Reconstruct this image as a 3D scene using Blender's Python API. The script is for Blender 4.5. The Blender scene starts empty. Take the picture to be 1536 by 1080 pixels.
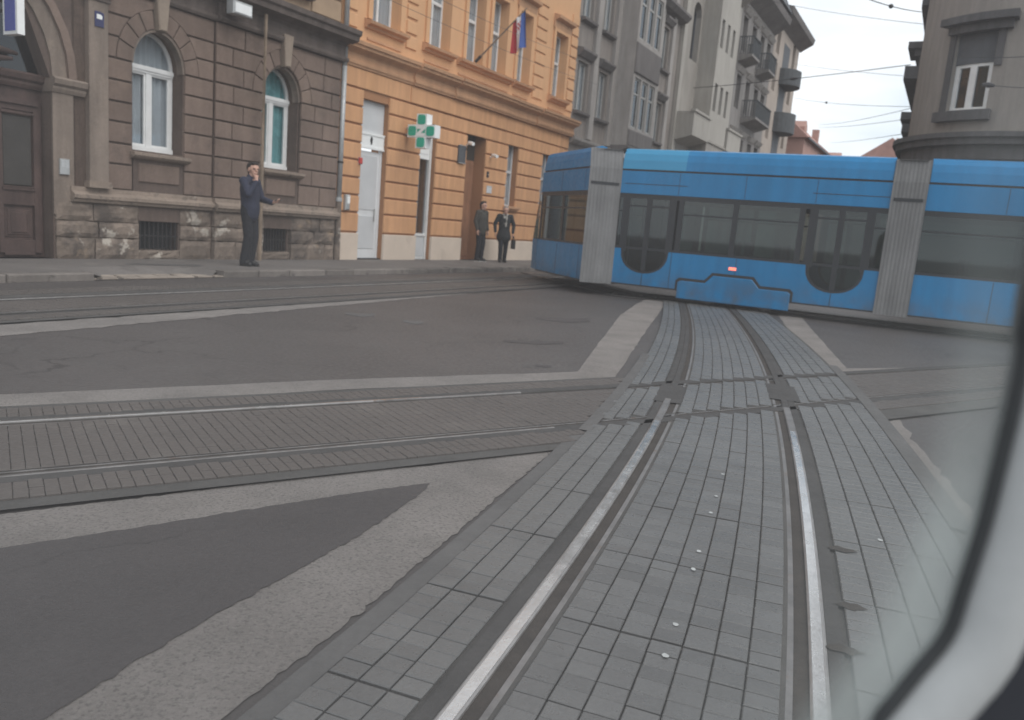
import bpy, bmesh, math, random
import numpy as np
from mathutils import Vector, Matrix
random.seed(7); rng = np.random.default_rng(7)
R = math.radians
U = 0.9124                       # metres per drawing unit: every length below is written in drawing units
scene = bpy.context.scene
COL = scene.collection

# ------------------------------------------------------------------ camera, sky, sun, exposure
CAM_H = 1.37
cam_d = bpy.data.cameras.new('camera'); cam = bpy.data.objects.new('camera', cam_d); COL.objects.link(cam)
scene.camera = cam
cam_d.sensor_width = 36.0; cam_d.lens = 1180 / 1536 * 36; cam_d.clip_start = 0.02; cam_d.clip_end = 3000
PITCH, ROLL = R(9.7), R(4.75)
_fw = Vector((0, math.cos(PITCH), -math.sin(PITCH))); _rt = Vector((1, 0, 0)); _up = _rt.cross(_fw)
_r2 = _rt * math.cos(ROLL) + _up * math.sin(ROLL); _u2 = -_rt * math.sin(ROLL) + _up * math.cos(ROLL)
cam.matrix_world = Matrix.Translation((0, 0, CAM_H * U)) @ Matrix((_r2, _u2, -_fw)).transposed().to_4x4()
cam_d.dof.use_dof = True; cam_d.dof.focus_distance = 3.0; cam_d.dof.aperture_fstop = 3.6

SUN_EL, SUN_AZ = R(48), R(128)   # azimuth clockwise from +Y
world = bpy.data.worlds.new('World'); scene.world = world; world.use_nodes = True
wn, wl = world.node_tree.nodes, world.node_tree.links
wn.clear()
w_out = wn.new('ShaderNodeOutputWorld'); w_bg = wn.new('ShaderNodeBackground')
w_sky = wn.new('ShaderNodeTexSky'); w_sky.sky_type = 'NISHITA'; w_sky.sun_disc = False
w_sky.sun_elevation = SUN_EL; w_sky.sun_rotation = SUN_AZ
w_sc = wn.new('ShaderNodeVectorMath'); w_sc.operation = 'SCALE'; w_sc.inputs['Scale'].default_value = 0.11
wl.new(w_sky.outputs[0], w_sc.inputs[0])
w_tc = wn.new('ShaderNodeTexCoord'); w_mp = wn.new('ShaderNodeMapping'); w_mp.inputs['Scale'].default_value = (1, 1, 4.5)
w_nz = wn.new('ShaderNodeTexNoise'); w_nz.inputs['Scale'].default_value = 2.2; w_nz.inputs['Detail'].default_value = 5
w_rp = wn.new('ShaderNodeValToRGB')
w_rp.color_ramp.elements[0].position = .36; w_rp.color_ramp.elements[0].color = (.64, .72, .79, 1)
w_rp.color_ramp.elements[1].position = .62; w_rp.color_ramp.elements[1].color = (1.0, 1.02, 1.03, 1)
wl.new(w_tc.outputs['Generated'], w_mp.inputs[0]); wl.new(w_mp.outputs[0], w_nz.inputs['Vector']); wl.new(w_nz.outputs[0], w_rp.inputs[0])
w_mx = wn.new('ShaderNodeMixRGB'); w_mx.inputs[0].default_value = .86        # thick overcast in front of the blue
wl.new(w_sc.outputs[0], w_mx.inputs[1]); wl.new(w_rp.outputs[0], w_mx.inputs[2])
wl.new(w_mx.outputs[0], w_bg.inputs[0]); w_bg.inputs[1].default_value = 1.0; wl.new(w_bg.outputs[0], w_out.inputs[0])

sun_d = bpy.data.lights.new('sun', 'SUN'); sun_d.energy = 1.1; sun_d.angle = R(50); sun_d.color = (1, .955, .9)
sun = bpy.data.objects.new('sun', sun_d); COL.objects.link(sun)
sun.rotation_euler = Vector((math.sin(SUN_AZ) * math.cos(SUN_EL), math.cos(SUN_AZ) * math.cos(SUN_EL), math.sin(SUN_EL))).to_track_quat('Z', 'Y').to_euler()
scene.view_settings.view_transform = 'Standard'; scene.view_settings.look = 'None'
scene.view_settings.exposure = 0.38; scene.view_settings.gamma = 1.0
scene.cycles.max_bounces = 8; scene.cycles.transparent_max_bounces = 16

# ------------------------------------------------------------------ materials
MATS = {}
def mat(name, col, rough=.85, var=.18, scale=1.6, fine=22., bump=.25, stains=(), metal=0., spec=.4, coat=0., per_obj=.0, streak=0.):
    m = bpy.data.materials.new(name); m.use_nodes = True; MATS[name] = m
    nt = m.node_tree; N, L = nt.nodes, nt.links; b = N['Principled BSDF']
    geo = N.new('ShaderNodeNewGeometry')
    def noise(sc, det=5, rough_=.6, vec=None):
        t = N.new('ShaderNodeTexNoise'); t.inputs['Scale'].default_value = sc; t.inputs['Detail'].default_value = det; t.inputs['Roughness'].default_value = rough_
        L.new(vec or geo.outputs['Position'], t.inputs['Vector']); return t.outputs[0]
    def mrange(sock, a, c, lo, hi):
        t = N.new('ShaderNodeMapRange'); t.inputs[1].default_value = a; t.inputs[2].default_value = c; t.inputs[3].default_value = lo; t.inputs[4].default_value = hi
        L.new(sock, t.inputs[0]); return t.outputs[0]
    def mul(a, c):
        t = N.new('ShaderNodeMath'); t.operation = 'MULTIPLY'; L.new(a, t.inputs[0]); L.new(c, t.inputs[1]); return t.outputs[0]
    val = mul(mrange(noise(scale), .3, .7, 1 - var, 1 + var), mrange(noise(fine, 3), .25, .75, 1 - var * .55, 1 + var * .55))
    if per_obj:
        oi = N.new('ShaderNodeObjectInfo'); val = mul(val, mrange(oi.outputs['Random'], 0, 1, 1 - per_obj, 1 + per_obj))
    if streak:
        mp = N.new('ShaderNodeMapping'); mp.inputs['Scale'].default_value = (1, 1, .12); L.new(geo.outputs['Position'], mp.inputs[0])
        val = mul(val, mrange(noise(5., 4, .6, mp.outputs[0]), .35, .7, 1 - streak, 1 + streak * .6))
    cm = N.new('ShaderNodeVectorMath'); cm.operation = 'SCALE'; cm.inputs[0].default_value = col[:3]; L.new(val, cm.inputs['Scale'])
    csock = cm.outputs[0]
    for (scol, ssc, thr, soft, amt) in stains:
        f = mrange(noise(ssc, 6, .68), thr, thr + soft, 0, amt)
        mx = N.new('ShaderNodeMixRGB'); L.new(f, mx.inputs[0]); L.new(csock, mx.inputs[1]); mx.inputs[2].default_value = (*scol, 1); csock = mx.outputs[0]
    L.new(csock, b.inputs['Base Color'])
    b.inputs['Roughness'].default_value = rough; b.inputs['Metallic'].default_value = metal
    b.inputs['Specular IOR Level'].default_value = spec; b.inputs['Coat Weight'].default_value = coat; b.inputs['Coat Roughness'].default_value = .12
    if rough > .12:
        L.new(mrange(noise(fine * .4, 3), .3, .7, max(.05, rough - .1), min(1, rough + .1)), b.inputs['Roughness'])
    if bump:
        bp = N.new('ShaderNodeBump'); bp.inputs['Strength'].default_value = bump; bp.inputs['Distance'].default_value = .02
        L.new(noise(fine * 1.7, 6, .7), bp.inputs['Height']); L.new(bp.outputs[0], b.inputs['Normal'])
    return m
def glass(name, tint, clear, rough=.04):
    """pane: part see-through, part mirror (fresnel), with a tint"""
    m = bpy.data.materials.new(name); m.use_nodes = True; MATS[name] = m
    N, L = m.node_tree.nodes, m.node_tree.links; N.remove(N['Principled BSDF']); out = N['Material Output']
    tr = N.new('ShaderNodeBsdfTransparent'); tr.inputs[0].default_value = (tint[0] * clear, tint[1] * clear, tint[2] * clear, 1)
    gl = N.new('ShaderNodeBsdfGlossy'); gl.inputs['Roughness'].default_value = rough; gl.inputs[0].default_value = (.9, .93, .95, 1)
    fr = N.new('ShaderNodeFresnel'); ge = N.new('ShaderNodeNewGeometry'); mr = N.new('ShaderNodeMapRange')      # same mirror share on both faces of the pane
    mr.inputs[3].default_value = 1.6; mr.inputs[4].default_value = 1 / 1.6; L.new(ge.outputs['Backfacing'], mr.inputs[0]); L.new(mr.outputs[0], fr.inputs[0])
    mx = N.new('ShaderNodeMixShader'); L.new(fr.outputs[0], mx.inputs[0]); L.new(tr.outputs[0], mx.inputs[1]); L.new(gl.outputs[0], mx.inputs[2])
    L.new(mx.outputs[0], out.inputs[0]); return m

mat('asphalt', (.077, .069, .066), .52, .16, .5, 60, .5, stains=[((.10, .095, .09), 1.1, .52, .2, .45), ((.035, .033, .033), 3.1, .6, .1, .55)])
mat('asphalt_inset', (.062, .055, .054), .6, .2, .7, 70, .55, stains=[((.12, .115, .11), 70, .72, .04, .6)])
def crack(name, sc, width, amt):
    m = MATS[name]; N, L = m.node_tree.nodes, m.node_tree.links; b = N['Principled BSDF']; src = b.inputs['Base Color'].links[0].from_socket
    geo = N.new('ShaderNodeNewGeometry'); nz = N.new('ShaderNodeTexNoise'); nz.inputs['Scale'].default_value = 1.4; nz.inputs['Detail'].default_value = 6; L.new(geo.outputs['Position'], nz.inputs['Vector'])
    ad = N.new('ShaderNodeVectorMath'); ad.operation = 'MULTIPLY_ADD'; L.new(nz.outputs['Color'], ad.inputs[0]); ad.inputs[1].default_value = (.9, .9, .9); L.new(geo.outputs['Position'], ad.inputs[2])
    vo = N.new('ShaderNodeTexVoronoi'); vo.feature = 'DISTANCE_TO_EDGE'; vo.inputs['Scale'].default_value = sc; L.new(ad.outputs[0], vo.inputs['Vector'])
    a = N.new('ShaderNodeMapRange'); a.inputs[1].default_value = 0; a.inputs[2].default_value = width; a.inputs[3].default_value = amt; a.inputs[4].default_value = 0; L.new(vo.outputs['Distance'], a.inputs[0])
    n2 = N.new('ShaderNodeTexNoise'); n2.inputs['Scale'].default_value = .45; L.new(geo.outputs['Position'], n2.inputs['Vector'])
    c = N.new('ShaderNodeMapRange'); c.inputs[1].default_value = .47; c.inputs[2].default_value = .6; L.new(n2.outputs[0], c.inputs[0])
    mu = N.new('ShaderNodeMath'); mu.operation = 'MULTIPLY'; L.new(a.outputs[0], mu.inputs[0]); L.new(c.outputs[0], mu.inputs[1])
    mx = N.new('ShaderNodeMixRGB'); L.new(mu.outputs[0], mx.inputs[0]); L.new(src, mx.inputs[1]); mx.inputs[2].default_value = (.018, .017, .016, 1); L.new(mx.outputs[0], b.inputs['Base Color'])
crack('asphalt', .55, .012, .75); crack('asphalt_inset', .8, .010, .6)
mat('gravel_strip', (.250, .226, .210), .92, .2, 2.2, 60, 1.0, stains=[((.11, .10, .094), 75, .52, .1, .6), ((.30, .275, .255), 95, .56, .08, .6), ((.12, .112, .105), 1.1, .56, .14, .5)])
mat('rail_seal', (.050, .047, .045), .75, .2, 3, 40, .3)
mat('tar_band', (.092, .088, .085), .7, .2, 1.2, 30, .3, stains=[((.14, .13, .125), 3, .55, .2, .5)])
mat('paver', (.106, .104, .101), .34, .16, .9, 60, .25, spec=.6, per_obj=.13, stains=[((.165, .163, .16), 1.3, .55, .12, .55), ((.06, .058, .056), 2.6, .56, .12, .5), ((.11, .075, .055), 1.9, .62, .1, .35)])
mat('paver_brown', (.092, .080, .073), .55, .16, .8, 60, .45, stains=[((.15, .135, .12), 2.0, .58, .12, .5), ((.06, .055, .05), 1.6, .55, .12, .5)])
mat('joint_bed', (.072, .068, .064), .95, .2, 3, 50, .4)
mat('sidewalk', (.15, .135, .125), .9, .16, .7, 45, .5, stains=[((.24, .22, .2), 1.0, .56, .15, .5), ((.07, .063, .058), 1.4, .58, .12, .6)])
mat('kerb_stone', (.17, .15, .135), .88, .22, 2, 35, .6, per_obj=.18, stains=[((.07, .063, .057), 3, .54, .1, .7)])
mat('pale_sett', (.29, .245, .205), .88, .2, 2, 35, .5, per_obj=.15)
mat('rail_polished', (.66, .645, .63), .22, .1, 6, 40, .05, metal=.85, stains=[((.28, .26, .25), 9, .56, .12, .4)])
mat('rail_worn', (.34, .325, .315), .42, .15, 8, 40, .1, metal=.6, stains=[((.17, .12, .085), 10, .58, .1, .4)])
mat('rail_dull', (.20, .19, .185), .45, .25, 8, 40, .2, metal=.5, stains=[((.16, .09, .05), 12, .58, .1, .5)])
mat('groove_dirt', (.045, .038, .033), .95, .25, 8, 40, .4)
mat('spot_white', (.42, .43, .42), .7, .15, 9, 60, .2)

BROWN = (.198, .144, .117)
mat('brown_stone', BROWN, .93, .2, .9, 30, .5, per_obj=.09, streak=.12, stains=[((.33, .235, .17), .7, .56, .16, .5), ((.08, .066, .06), 1.4, .56, .12, .5)])
mat('brown_wall', (.125, .092, .077), .95, .2, 1.2, 30, .4, streak=.15)
mat('brown_smooth', (.235, .188, .155), .92, .18, 1.0, 30, .35, streak=.18, stains=[((.34, .27, .21), 1.6, .58, .12, .6), ((.10, .083, .073), 1.1, .56, .14, .55)])
mat('brown_cornice', (.135, .108, .095), .95, .2, 1.5, 30, .35, streak=.2)
mat('plinth_stone', (.20, .158, .128), .95, .28, 2.2, 20, .9, per_obj=.15, stains=[((.085, .07, .062), 1.2, .50, .1, .8), ((.48, .43, .37), 1.9, .58, .05, .9), ((.34, .25, .17), 2.8, .6, .08, .6)])
mat('ledge_stone', (.26, .205, .165), .92, .22, 2.5, 30, .5, stains=[((.10, .083, .07), 5, .54, .1, .65), ((.44, .38, .32), 4, .62, .08, .6)])
mat('keystone', (.30, .24, .19), .9, .15, 2, 30, .35)
mat('brown_upper', (.40, .285, .19), .9, .15, 1.2, 30, .3, stains=[((.25, .17, .12), 1.4, .55, .14, .5)])
mat('door_wood', (.085, .055, .048), .55, .2, 3, 30, .25, streak=.3)
mat('door_panel', (.055, .05, .045), .4, .2, 3, 30, .15)
mat('iron_dark', (.035, .033, .034), .55, .2, 5, 30, .15, metal=.2)
mat('dark_room', (.02, .022, .024), .95, .1, 2, 10, 0)
mat('white_frame', (.74, .74, .73), .42, .07, 4, 30, .06, stains=[((.5, .5, .48), 7, .62, .1, .4)])
mat('old_frame', (.36, .355, .34), .6, .1, 3, 30, .1)
mat('curtain', (.60, .63, .64), .9, .08, 2, 20, .1)
mat('curtain_teal', (.24, .52, .52), .85, .2, 4, 14, .1, stains=[((.5, .62, .60), 8, .62, .05, .8)])
ORANGE = (.62, .335, .172)
mat('orange_plaster', ORANGE, .9, .06, .5, 40, .25, per_obj=.03, streak=.14, stains=[((.55, .30, .14), .6, .54, .2, .5)])
mat('orange_joint', (.36, .18, .09), .93, .08, .6, 40, .2)
mat('orange_upper', (.67, .385, .205), .9, .06, .5, 40, .2, streak=.05)
mat('orange_trim', (.55, .315, .18), .9, .1, .8, 40, .25, streak=.1, stains=[((.42, .22, .12), 1.2, .56, .12, .4)])
mat('cream_plinth', (.62, .52, .43), .88, .1, .8, 40, .3, stains=[((.42, .34, .28), 1.4, .56, .14, .5)])
mat('entrance_wood', (.30, .15, .085), .6, .15, 3, 30, .15, streak=.2)
mat('white_door', (.70, .71, .72), .4, .05, 3, 30, .05)
mat('grey_panel', (.58, .59, .60), .5, .06, 2, 30, .05)
mat('green_sign', (.03, .40, .27), .35, .06, 4, 30, .03)
mat('white_sign', (.85, .86, .85), .4, .04, 4, 30, .03)
mat('blue_sign', (.11, .13, .40), .4, .06, 4, 30, .03)
mat('blue_plate', (.04, .045, .12), .4, .1, 8, 30, .05)
mat('red_box', (.55, .06, .05), .45, .08, 8, 30, .05)
mat('zinc', (.42, .43, .43), .5, .15, 4, 30, .1, metal=.35)
mat('wood_pole', (.27, .205, .15), .85, .22, 4, 30, .4, streak=.25)
mat('stainless', (.45, .45, .44), .42, .1, 8, 40, .05, metal=.5)
mat('grey_stucco', (.26, .23, .208), .93, .12, .5, 22, .4, streak=.16, stains=[((.17, .155, .15), .5, .54, .16, .55)])
mat('grey_stucco_dark', (.165, .15, .145), .95, .14, .6, 22, .4, streak=.18)
mat('grey_light', (.34, .315, .295), .92, .12, .6, 22, .35, streak=.14)
mat('beige_stucco', (.32, .295, .265), .92, .09, .5, 22, .35, streak=.14, stains=[((.26, .24, .22), .6, .52, .14, .6)])
mat('beige_bright', (.38, .355, .32), .92, .08, .6, 22, .3, streak=.1)
mat('soot_stucco', (.22, .205, .195), .94, .14, .6, 22, .4, streak=.2)
mat('rose_stucco', (.40, .34, .295), .92, .1, .5, 22, .35, streak=.12)
mat('balcony_iron', (.075, .08, .085), .7, .15, 4, 20, .1)
mat('roof_tile', (.40, .235, .20), .9, .14, 1.0, 12, .6)
mat('brick_red', (.42, .26, .22), .92, .12, .8, 12, .5)
mat('corner_stucco', (.27, .245, .222), .93, .1, .5, 22, .4, streak=.14, stains=[((.22, .20, .195), .5, .54, .16, .5)])
mat('corner_trim', (.10, .097, .10), .92, .14, .8, 22, .4, streak=.2)
mat('slate_blind', (.085, .09, .10), .7, .14, 2, 30, .2)
mat('tram_blue', (.004, .178, .400), .42, .06, .8, 30, .0, spec=.3, coat=.18, streak=.10, stains=[((.03, .12, .24), 1.2, .55, .25, .35)])
def skirt_dirt(name):
    m = MATS[name]; N, L = m.node_tree.nodes, m.node_tree.links; b = N['Principled BSDF']; src = b.inputs['Base Color'].links[0].from_socket
    geo = N.new('ShaderNodeNewGeometry'); sp = N.new('ShaderNodeSeparateXYZ'); L.new(geo.outputs['Position'], sp.inputs[0])
    a = N.new('ShaderNodeMapRange'); a.inputs[1].default_value = .1; a.inputs[2].default_value = .75; a.inputs[3].default_value = .75; a.inputs[4].default_value = 0; L.new(sp.outputs['Z'], a.inputs[0])
    nz = N.new('ShaderNodeTexNoise'); nz.inputs['Scale'].default_value = 3.5; nz.inputs['Detail'].default_value = 7; L.new(geo.outputs['Position'], nz.inputs['Vector'])
    c = N.new('ShaderNodeMapRange'); c.inputs[1].default_value = .35; c.inputs[2].default_value = .7; L.new(nz.outputs[0], c.inputs[0])
    mu = N.new('ShaderNodeMath'); mu.operation = 'MULTIPLY'; L.new(a.outputs[0], mu.inputs[0]); L.new(c.outputs[0], mu.inputs[1])
    mx = N.new('ShaderNodeMixRGB'); L.new(mu.outputs[0], mx.inputs[0]); L.new(src, mx.inputs[1]); mx.inputs[2].default_value = (.09, .085, .08, 1); L.new(mx.outputs[0], b.inputs['Base Color'])
skirt_dirt('tram_blue')
mat('tram_blue_reflect', (.035, .27, .48), .42, .05, .8, 30, .0, spec=.3, coat=.18)
mat('tram_black', (.018, .020, .024), .38, .1, 2, 30, .0)
mat('tram_roof_grey', (.20, .21, .22), .6, .1, 2, 30, .1)
mat('bellows', (.195, .193, .192), .85, .14, 1.5, 30, .25, streak=.2)
mat('tram_inside', (.09, .095, .09), .8, .1, 2, 20, .05)
mat('tram_seat', (.05, .07, .11), .85, .1, 4, 20, .1)
mat('skin', (.52, .31, .235), .55, .08, 8, 60, .1)
mat('hair_dark', (.025, .018, .015), .6, .25, 20, 90, .3)
mat('hair_grey', (.33, .31, .29), .65, .25, 20, 90, .3)
mat('navy_jacket', (.030, .034, .058), .88, .14, 5, 60, .35)
mat('black_trousers', (.016, .017, .022), .88, .14, 5, 60, .3)
mat('olive_jacket', (.055, .052, .045), .9, .14, 5, 60, .3)
mat('black_coat', (.026, .028, .030), .9, .14, 5, 60, .3)
mat('shoe_black', (.014, .014, .015), .5, .1, 8, 40, .1)
mat('shoe_sole', (.7, .7, .68), .7, .08, 8, 40, .1)
mat('scarf_light', (.35, .33, .30), .9, .2, 14, 60, .3)
mat('rubber', (.05, .052, .054), .7, .12, 12, 60, .1)
mat('frame_plastic', (.45, .46, .46), .55, .05, 4, 90, .08)
mat('dash_dark', (.035, .037, .045), .8, .1, 4, 60, .1)
mat('wire_black', (.05, .05, .055), .7, .1, 4, 30, 0)
glass('pane', (.97, .985, 1.0), .88)
glass('pane_dark', (.75, .85, .95), .35)
glass('tram_glass', (.76, .92, .90), .50, .03)
m = mat('lamp_red', (.8, .12, .08), .4, .03, 8, 30, 0)
m.node_tree.nodes['Principled BSDF'].inputs['Emission Color'].default_value = (1, .25, .16, 1); m.node_tree.nodes['Principled BSDF'].inputs['Emission Strength'].default_value = 1.1
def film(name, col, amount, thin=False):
    """hazed glass: mostly see-through, a matt veil stands in for haze and reflection"""
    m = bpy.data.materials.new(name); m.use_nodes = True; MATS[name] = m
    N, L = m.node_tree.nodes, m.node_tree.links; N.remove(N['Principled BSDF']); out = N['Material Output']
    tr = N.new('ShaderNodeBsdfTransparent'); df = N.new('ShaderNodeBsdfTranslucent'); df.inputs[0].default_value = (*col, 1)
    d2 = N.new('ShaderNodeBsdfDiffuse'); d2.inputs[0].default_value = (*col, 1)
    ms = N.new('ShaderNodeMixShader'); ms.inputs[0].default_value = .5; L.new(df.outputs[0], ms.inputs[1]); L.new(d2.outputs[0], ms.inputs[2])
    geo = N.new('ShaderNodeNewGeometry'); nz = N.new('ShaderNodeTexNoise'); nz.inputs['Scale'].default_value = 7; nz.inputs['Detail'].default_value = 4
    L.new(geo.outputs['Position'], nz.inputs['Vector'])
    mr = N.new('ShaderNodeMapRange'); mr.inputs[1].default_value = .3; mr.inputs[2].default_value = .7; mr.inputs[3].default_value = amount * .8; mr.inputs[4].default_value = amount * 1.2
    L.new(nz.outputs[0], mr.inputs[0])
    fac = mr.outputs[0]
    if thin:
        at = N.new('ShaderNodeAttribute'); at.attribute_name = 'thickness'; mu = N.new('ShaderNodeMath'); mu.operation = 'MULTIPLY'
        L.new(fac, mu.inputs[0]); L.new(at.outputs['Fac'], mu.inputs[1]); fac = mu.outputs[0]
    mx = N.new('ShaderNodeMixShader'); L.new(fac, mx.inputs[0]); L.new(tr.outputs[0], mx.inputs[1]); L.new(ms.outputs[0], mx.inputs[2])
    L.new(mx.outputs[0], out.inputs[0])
film('hazed_glass', (.80, .78, .78), .074)  # overall haze put into the pane as a faint matt colour
film('reflection_veil', (.60, .66, .64), .64, True)  # pale reflection in the glass, painted as a denser matt layer

# ------------------------------------------------------------------ mesh helpers
class MB:
    def __init__(s): s.v = []; s.f = []
    def add(s, vs, fs):
        o = len(s.v); s.v += [tuple(p) for p in vs]; s.f += [[i + o for i in f] for f in fs]; return s
    def box(s, x0, x1, y0, y1, z0, z1):
        return s.add([(x0, y0, z0), (x1, y0, z0), (x1, y1, z0), (x0, y1, z0), (x0, y0, z1), (x1, y0, z1), (x1, y1, z1), (x0, y1, z1)],
                     [(0, 3, 2, 1), (4, 5, 6, 7), (0, 1, 5, 4), (1, 2, 6, 5), (2, 3, 7, 6), (3, 0, 4, 7)])
    def prism(s, poly, y0, y1, ch=0.):
        """poly: (x, z) points counter-clockwise seen from the front (-y)"""
        n = len(poly); fr = [(x, z) for x, z in poly]
        if ch > 0: fr = inset(poly, ch)
        vs = [(x, y0, z) for x, z in fr] + [(x, y0 + ch, z) for x, z in poly] + [(x, y1, z) for x, z in poly]
        fs = [tuple(range(n)), tuple(range(3 * n - 1, 2 * n - 1, -1))]
        for k in (0, 1):
            if k == 0 and ch <= 0: continue
            for i in range(n):
                j = (i + 1) % n; fs.append((k * n + i, (k + 1) * n + i, (k + 1) * n + j, k * n + j))
        if ch <= 0:
            vs = vs[:n] + vs[2 * n:]
            fs = [tuple(range(n)), tuple(range(2 * n - 1, n - 1, -1))] + [(i, n + i, n + (i + 1) % n, (i + 1) % n) for i in range(n)]
        return s.add(vs, fs)
    def extx(s, prof, x0, x1):
        """profile (y, z) swept along x"""
        n = len(prof)
        return s.add([(x0, y, z) for y, z in prof] + [(x1, y, z) for y, z in prof],
                     [tuple(range(n)), tuple(range(2 * n - 1, n - 1, -1))] + [(i, (i + 1) % n, n + (i + 1) % n, n + i) for i in range(n)])
    def extz(s, poly, z0, z1):
        n = len(poly)
        return s.add([(x, y, z0) for x, y in poly] + [(x, y, z1) for x, y in poly],
                     [tuple(range(n - 1, -1, -1)), tuple(range(n, 2 * n))] + [(i, (i + 1) % n, n + (i + 1) % n, n + i) for i in range(n)])
    def tube(s, pts, r, seg=8):
        pts = [Vector(p) for p in pts]; rings = []
        rr = r if isinstance(r, (list, tuple)) else [r] * len(pts)
        for i, p in enumerate(pts):
            t = (pts[min(i + 1, len(pts) - 1)] - pts[max(i - 1, 0)]).normalized()
            a = t.cross(Vector((0, 0, 1)));  a = a.normalized() if a.length > 1e-3 else Vector((1, 0, 0)); b = t.cross(a)
            rings.append([p + (a * math.cos(2 * math.pi * k / seg) + b * math.sin(2 * math.pi * k / seg)) * rr[i] for k in range(seg)])
        vs = [q for g in rings for q in g]; n = len(pts)
        fs = [(i * seg + k, i * seg + (k + 1) % seg, (i + 1) * seg + (k + 1) % seg, (i + 1) * seg + k) for i in range(n - 1) for k in range(seg)]
        fs += [tuple(range(seg - 1, -1, -1)), tuple(range((n - 1) * seg, n * seg))]
        return s.add(vs, fs)
    def ball(s, c, r, seg=12, rings=8, sc=(1, 1, 1)):
        vs = []; fs = []
        for i in range(rings + 1):
            t = math.pi * i / rings
            for k in range(seg):
                p = 2 * math.pi * k / seg
                vs.append((c[0] + r * sc[0] * math.sin(t) * math.cos(p), c[1] + r * sc[1] * math.sin(t) * math.sin(p), c[2] + r * sc[2] * math.cos(t)))
        for i in range(rings):
            for k in range(seg):
                fs.append((i * seg + k, (i + 1) * seg + k, (i + 1) * seg + (k + 1) % seg, i * seg + (k + 1) % seg))
        return s.add(vs, fs)
    def cone(s, a, b, ra, rb, flat=1., wdir=None, seg=14):
        """tapered limb with round ends; flat squashes it across wdir"""
        a, b = Vector(a), Vector(b); t = (b - a).normalized()
        w = Vector(wdir) if wdir else (t.cross(Vector((0, 1, 0))) if abs(t.y) < .9 else t.cross(Vector((1, 0, 0))))
        w = (w - t * w.dot(t)).normalized(); dd = t.cross(w); prof = []
        for i in range(5): an = math.pi / 2 * (1 - i / 4); prof.append((a - t * ra * math.sin(an), max(ra * math.cos(an), .001)))
        for i in range(5): an = math.pi / 2 * i / 4; prof.append((b + t * rb * math.sin(an), max(rb * math.cos(an), .001)))
        vs = [c + (w * math.cos(2 * math.pi * k / seg) + dd * math.sin(2 * math.pi * k / seg) * flat) * r for c, r in prof for k in range(seg)]
        n = len(prof)
        fs = [(i * seg + k, i * seg + (k + 1) % seg, (i + 1) * seg + (k + 1) % seg, (i + 1) * seg + k) for i in range(n - 1) for k in range(seg)]
        fs += [tuple(range(seg - 1, -1, -1)), tuple(range((n - 1) * seg, n * seg))]
        return s.add(vs, fs)

def inset(poly, c):
    n = len(poly); out = []
    for i in range(n):
        p0, p1, p2 = Vector(poly[i - 1]), Vector(poly[i]), Vector(poly[(i + 1) % n])
        e1 = (p1 - p0); e2 = (p2 - p1)
        if e1.length < 1e-6 or e2.length < 1e-6: out.append(tuple(p1)); continue
        n1 = Vector((-e1.y, e1.x)).normalized(); n2 = Vector((-e2.y, e2.x)).normalized()
        b = n1 + n2; k = b.length_squared
        out.append(tuple(p1 + b * (c * 2 / k if k > .3 else c)))
    return out

def mesh_of(mb, name='m', off=(0, 0, 0), smooth=False):
    me = bpy.data.meshes.new(name)
    me.from_pydata([((x + off[0]) * U, (y + off[1]) * U, (z + off[2]) * U) for x, y, z in mb.v], [], mb.f)
    bm = bmesh.new(); bm.from_mesh(me); bmesh.ops.recalc_face_normals(bm, faces=bm.faces); bm.to_mesh(me); bm.free()
    if smooth: me.shade_smooth()
    return me
def obj(name, mb, material, parent=None, off=(0, 0, 0), loc=None, rotz=0., smooth=False):
    me = mesh_of(mb, name, off, smooth); me.materials.append(MATS[material])
    o = bpy.data.objects.new(name, me); COL.objects.link(o)
    if parent: o.parent = parent
    if loc: o.location = [c * U for c in loc]
    if rotz: o.rotation_euler = (0, 0, rotz)
    return o
def empty(name, loc, rotz=0.):
    o = bpy.data.objects.new(name, None); COL.objects.link(o); o.location = [c * U for c in loc]; o.rotation_euler = (0, 0, rotz); o.empty_display_size = .2
    return o
def tag(o, label=None, cat=None, group=None, kind=None):
    if label: o['label'] = label
    if cat: o['category'] = cat
    if group: o['group'] = group
    if kind: o['kind'] = kind
    return o
def bm_box(*a): return MB().box(*a)

# pixel helper: a direction from the camera (used with a known ground, wall or distance)
def ray(x, y): return _r2 * ((x - 768) / 1180) - _u2 * ((y - 540) / 1180) + _fw
CAM = Vector((0, 0, CAM_H))
def on_ground(x, y, z=0.):
    v = ray(x, y); return CAM + v * ((z - CAM_H) / v.z)
def at_depth(x, y, D):
    v = ray(x, y); return CAM + v * (D / v.y)

# facade frame: u runs along the houses, n points from them into the street
FA = R(28.2); D_ = Vector((math.sin(FA), math.cos(FA), 0)); N_ = Vector((math.cos(FA), -math.sin(FA), 0)); OFF = -13.9
ROTF = math.pi / 2 - FA
def un(u, n, z=0.): return D_ * u + N_ * n + Vector((0, 0, z))
def on_face(x, y, off=OFF):
    v = ray(x, y); t = (off - N_.dot(CAM)) / N_.dot(v); P = CAM + v * t; return P.dot(D_), P.z
KERB = -11.45; SW = .12

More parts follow.
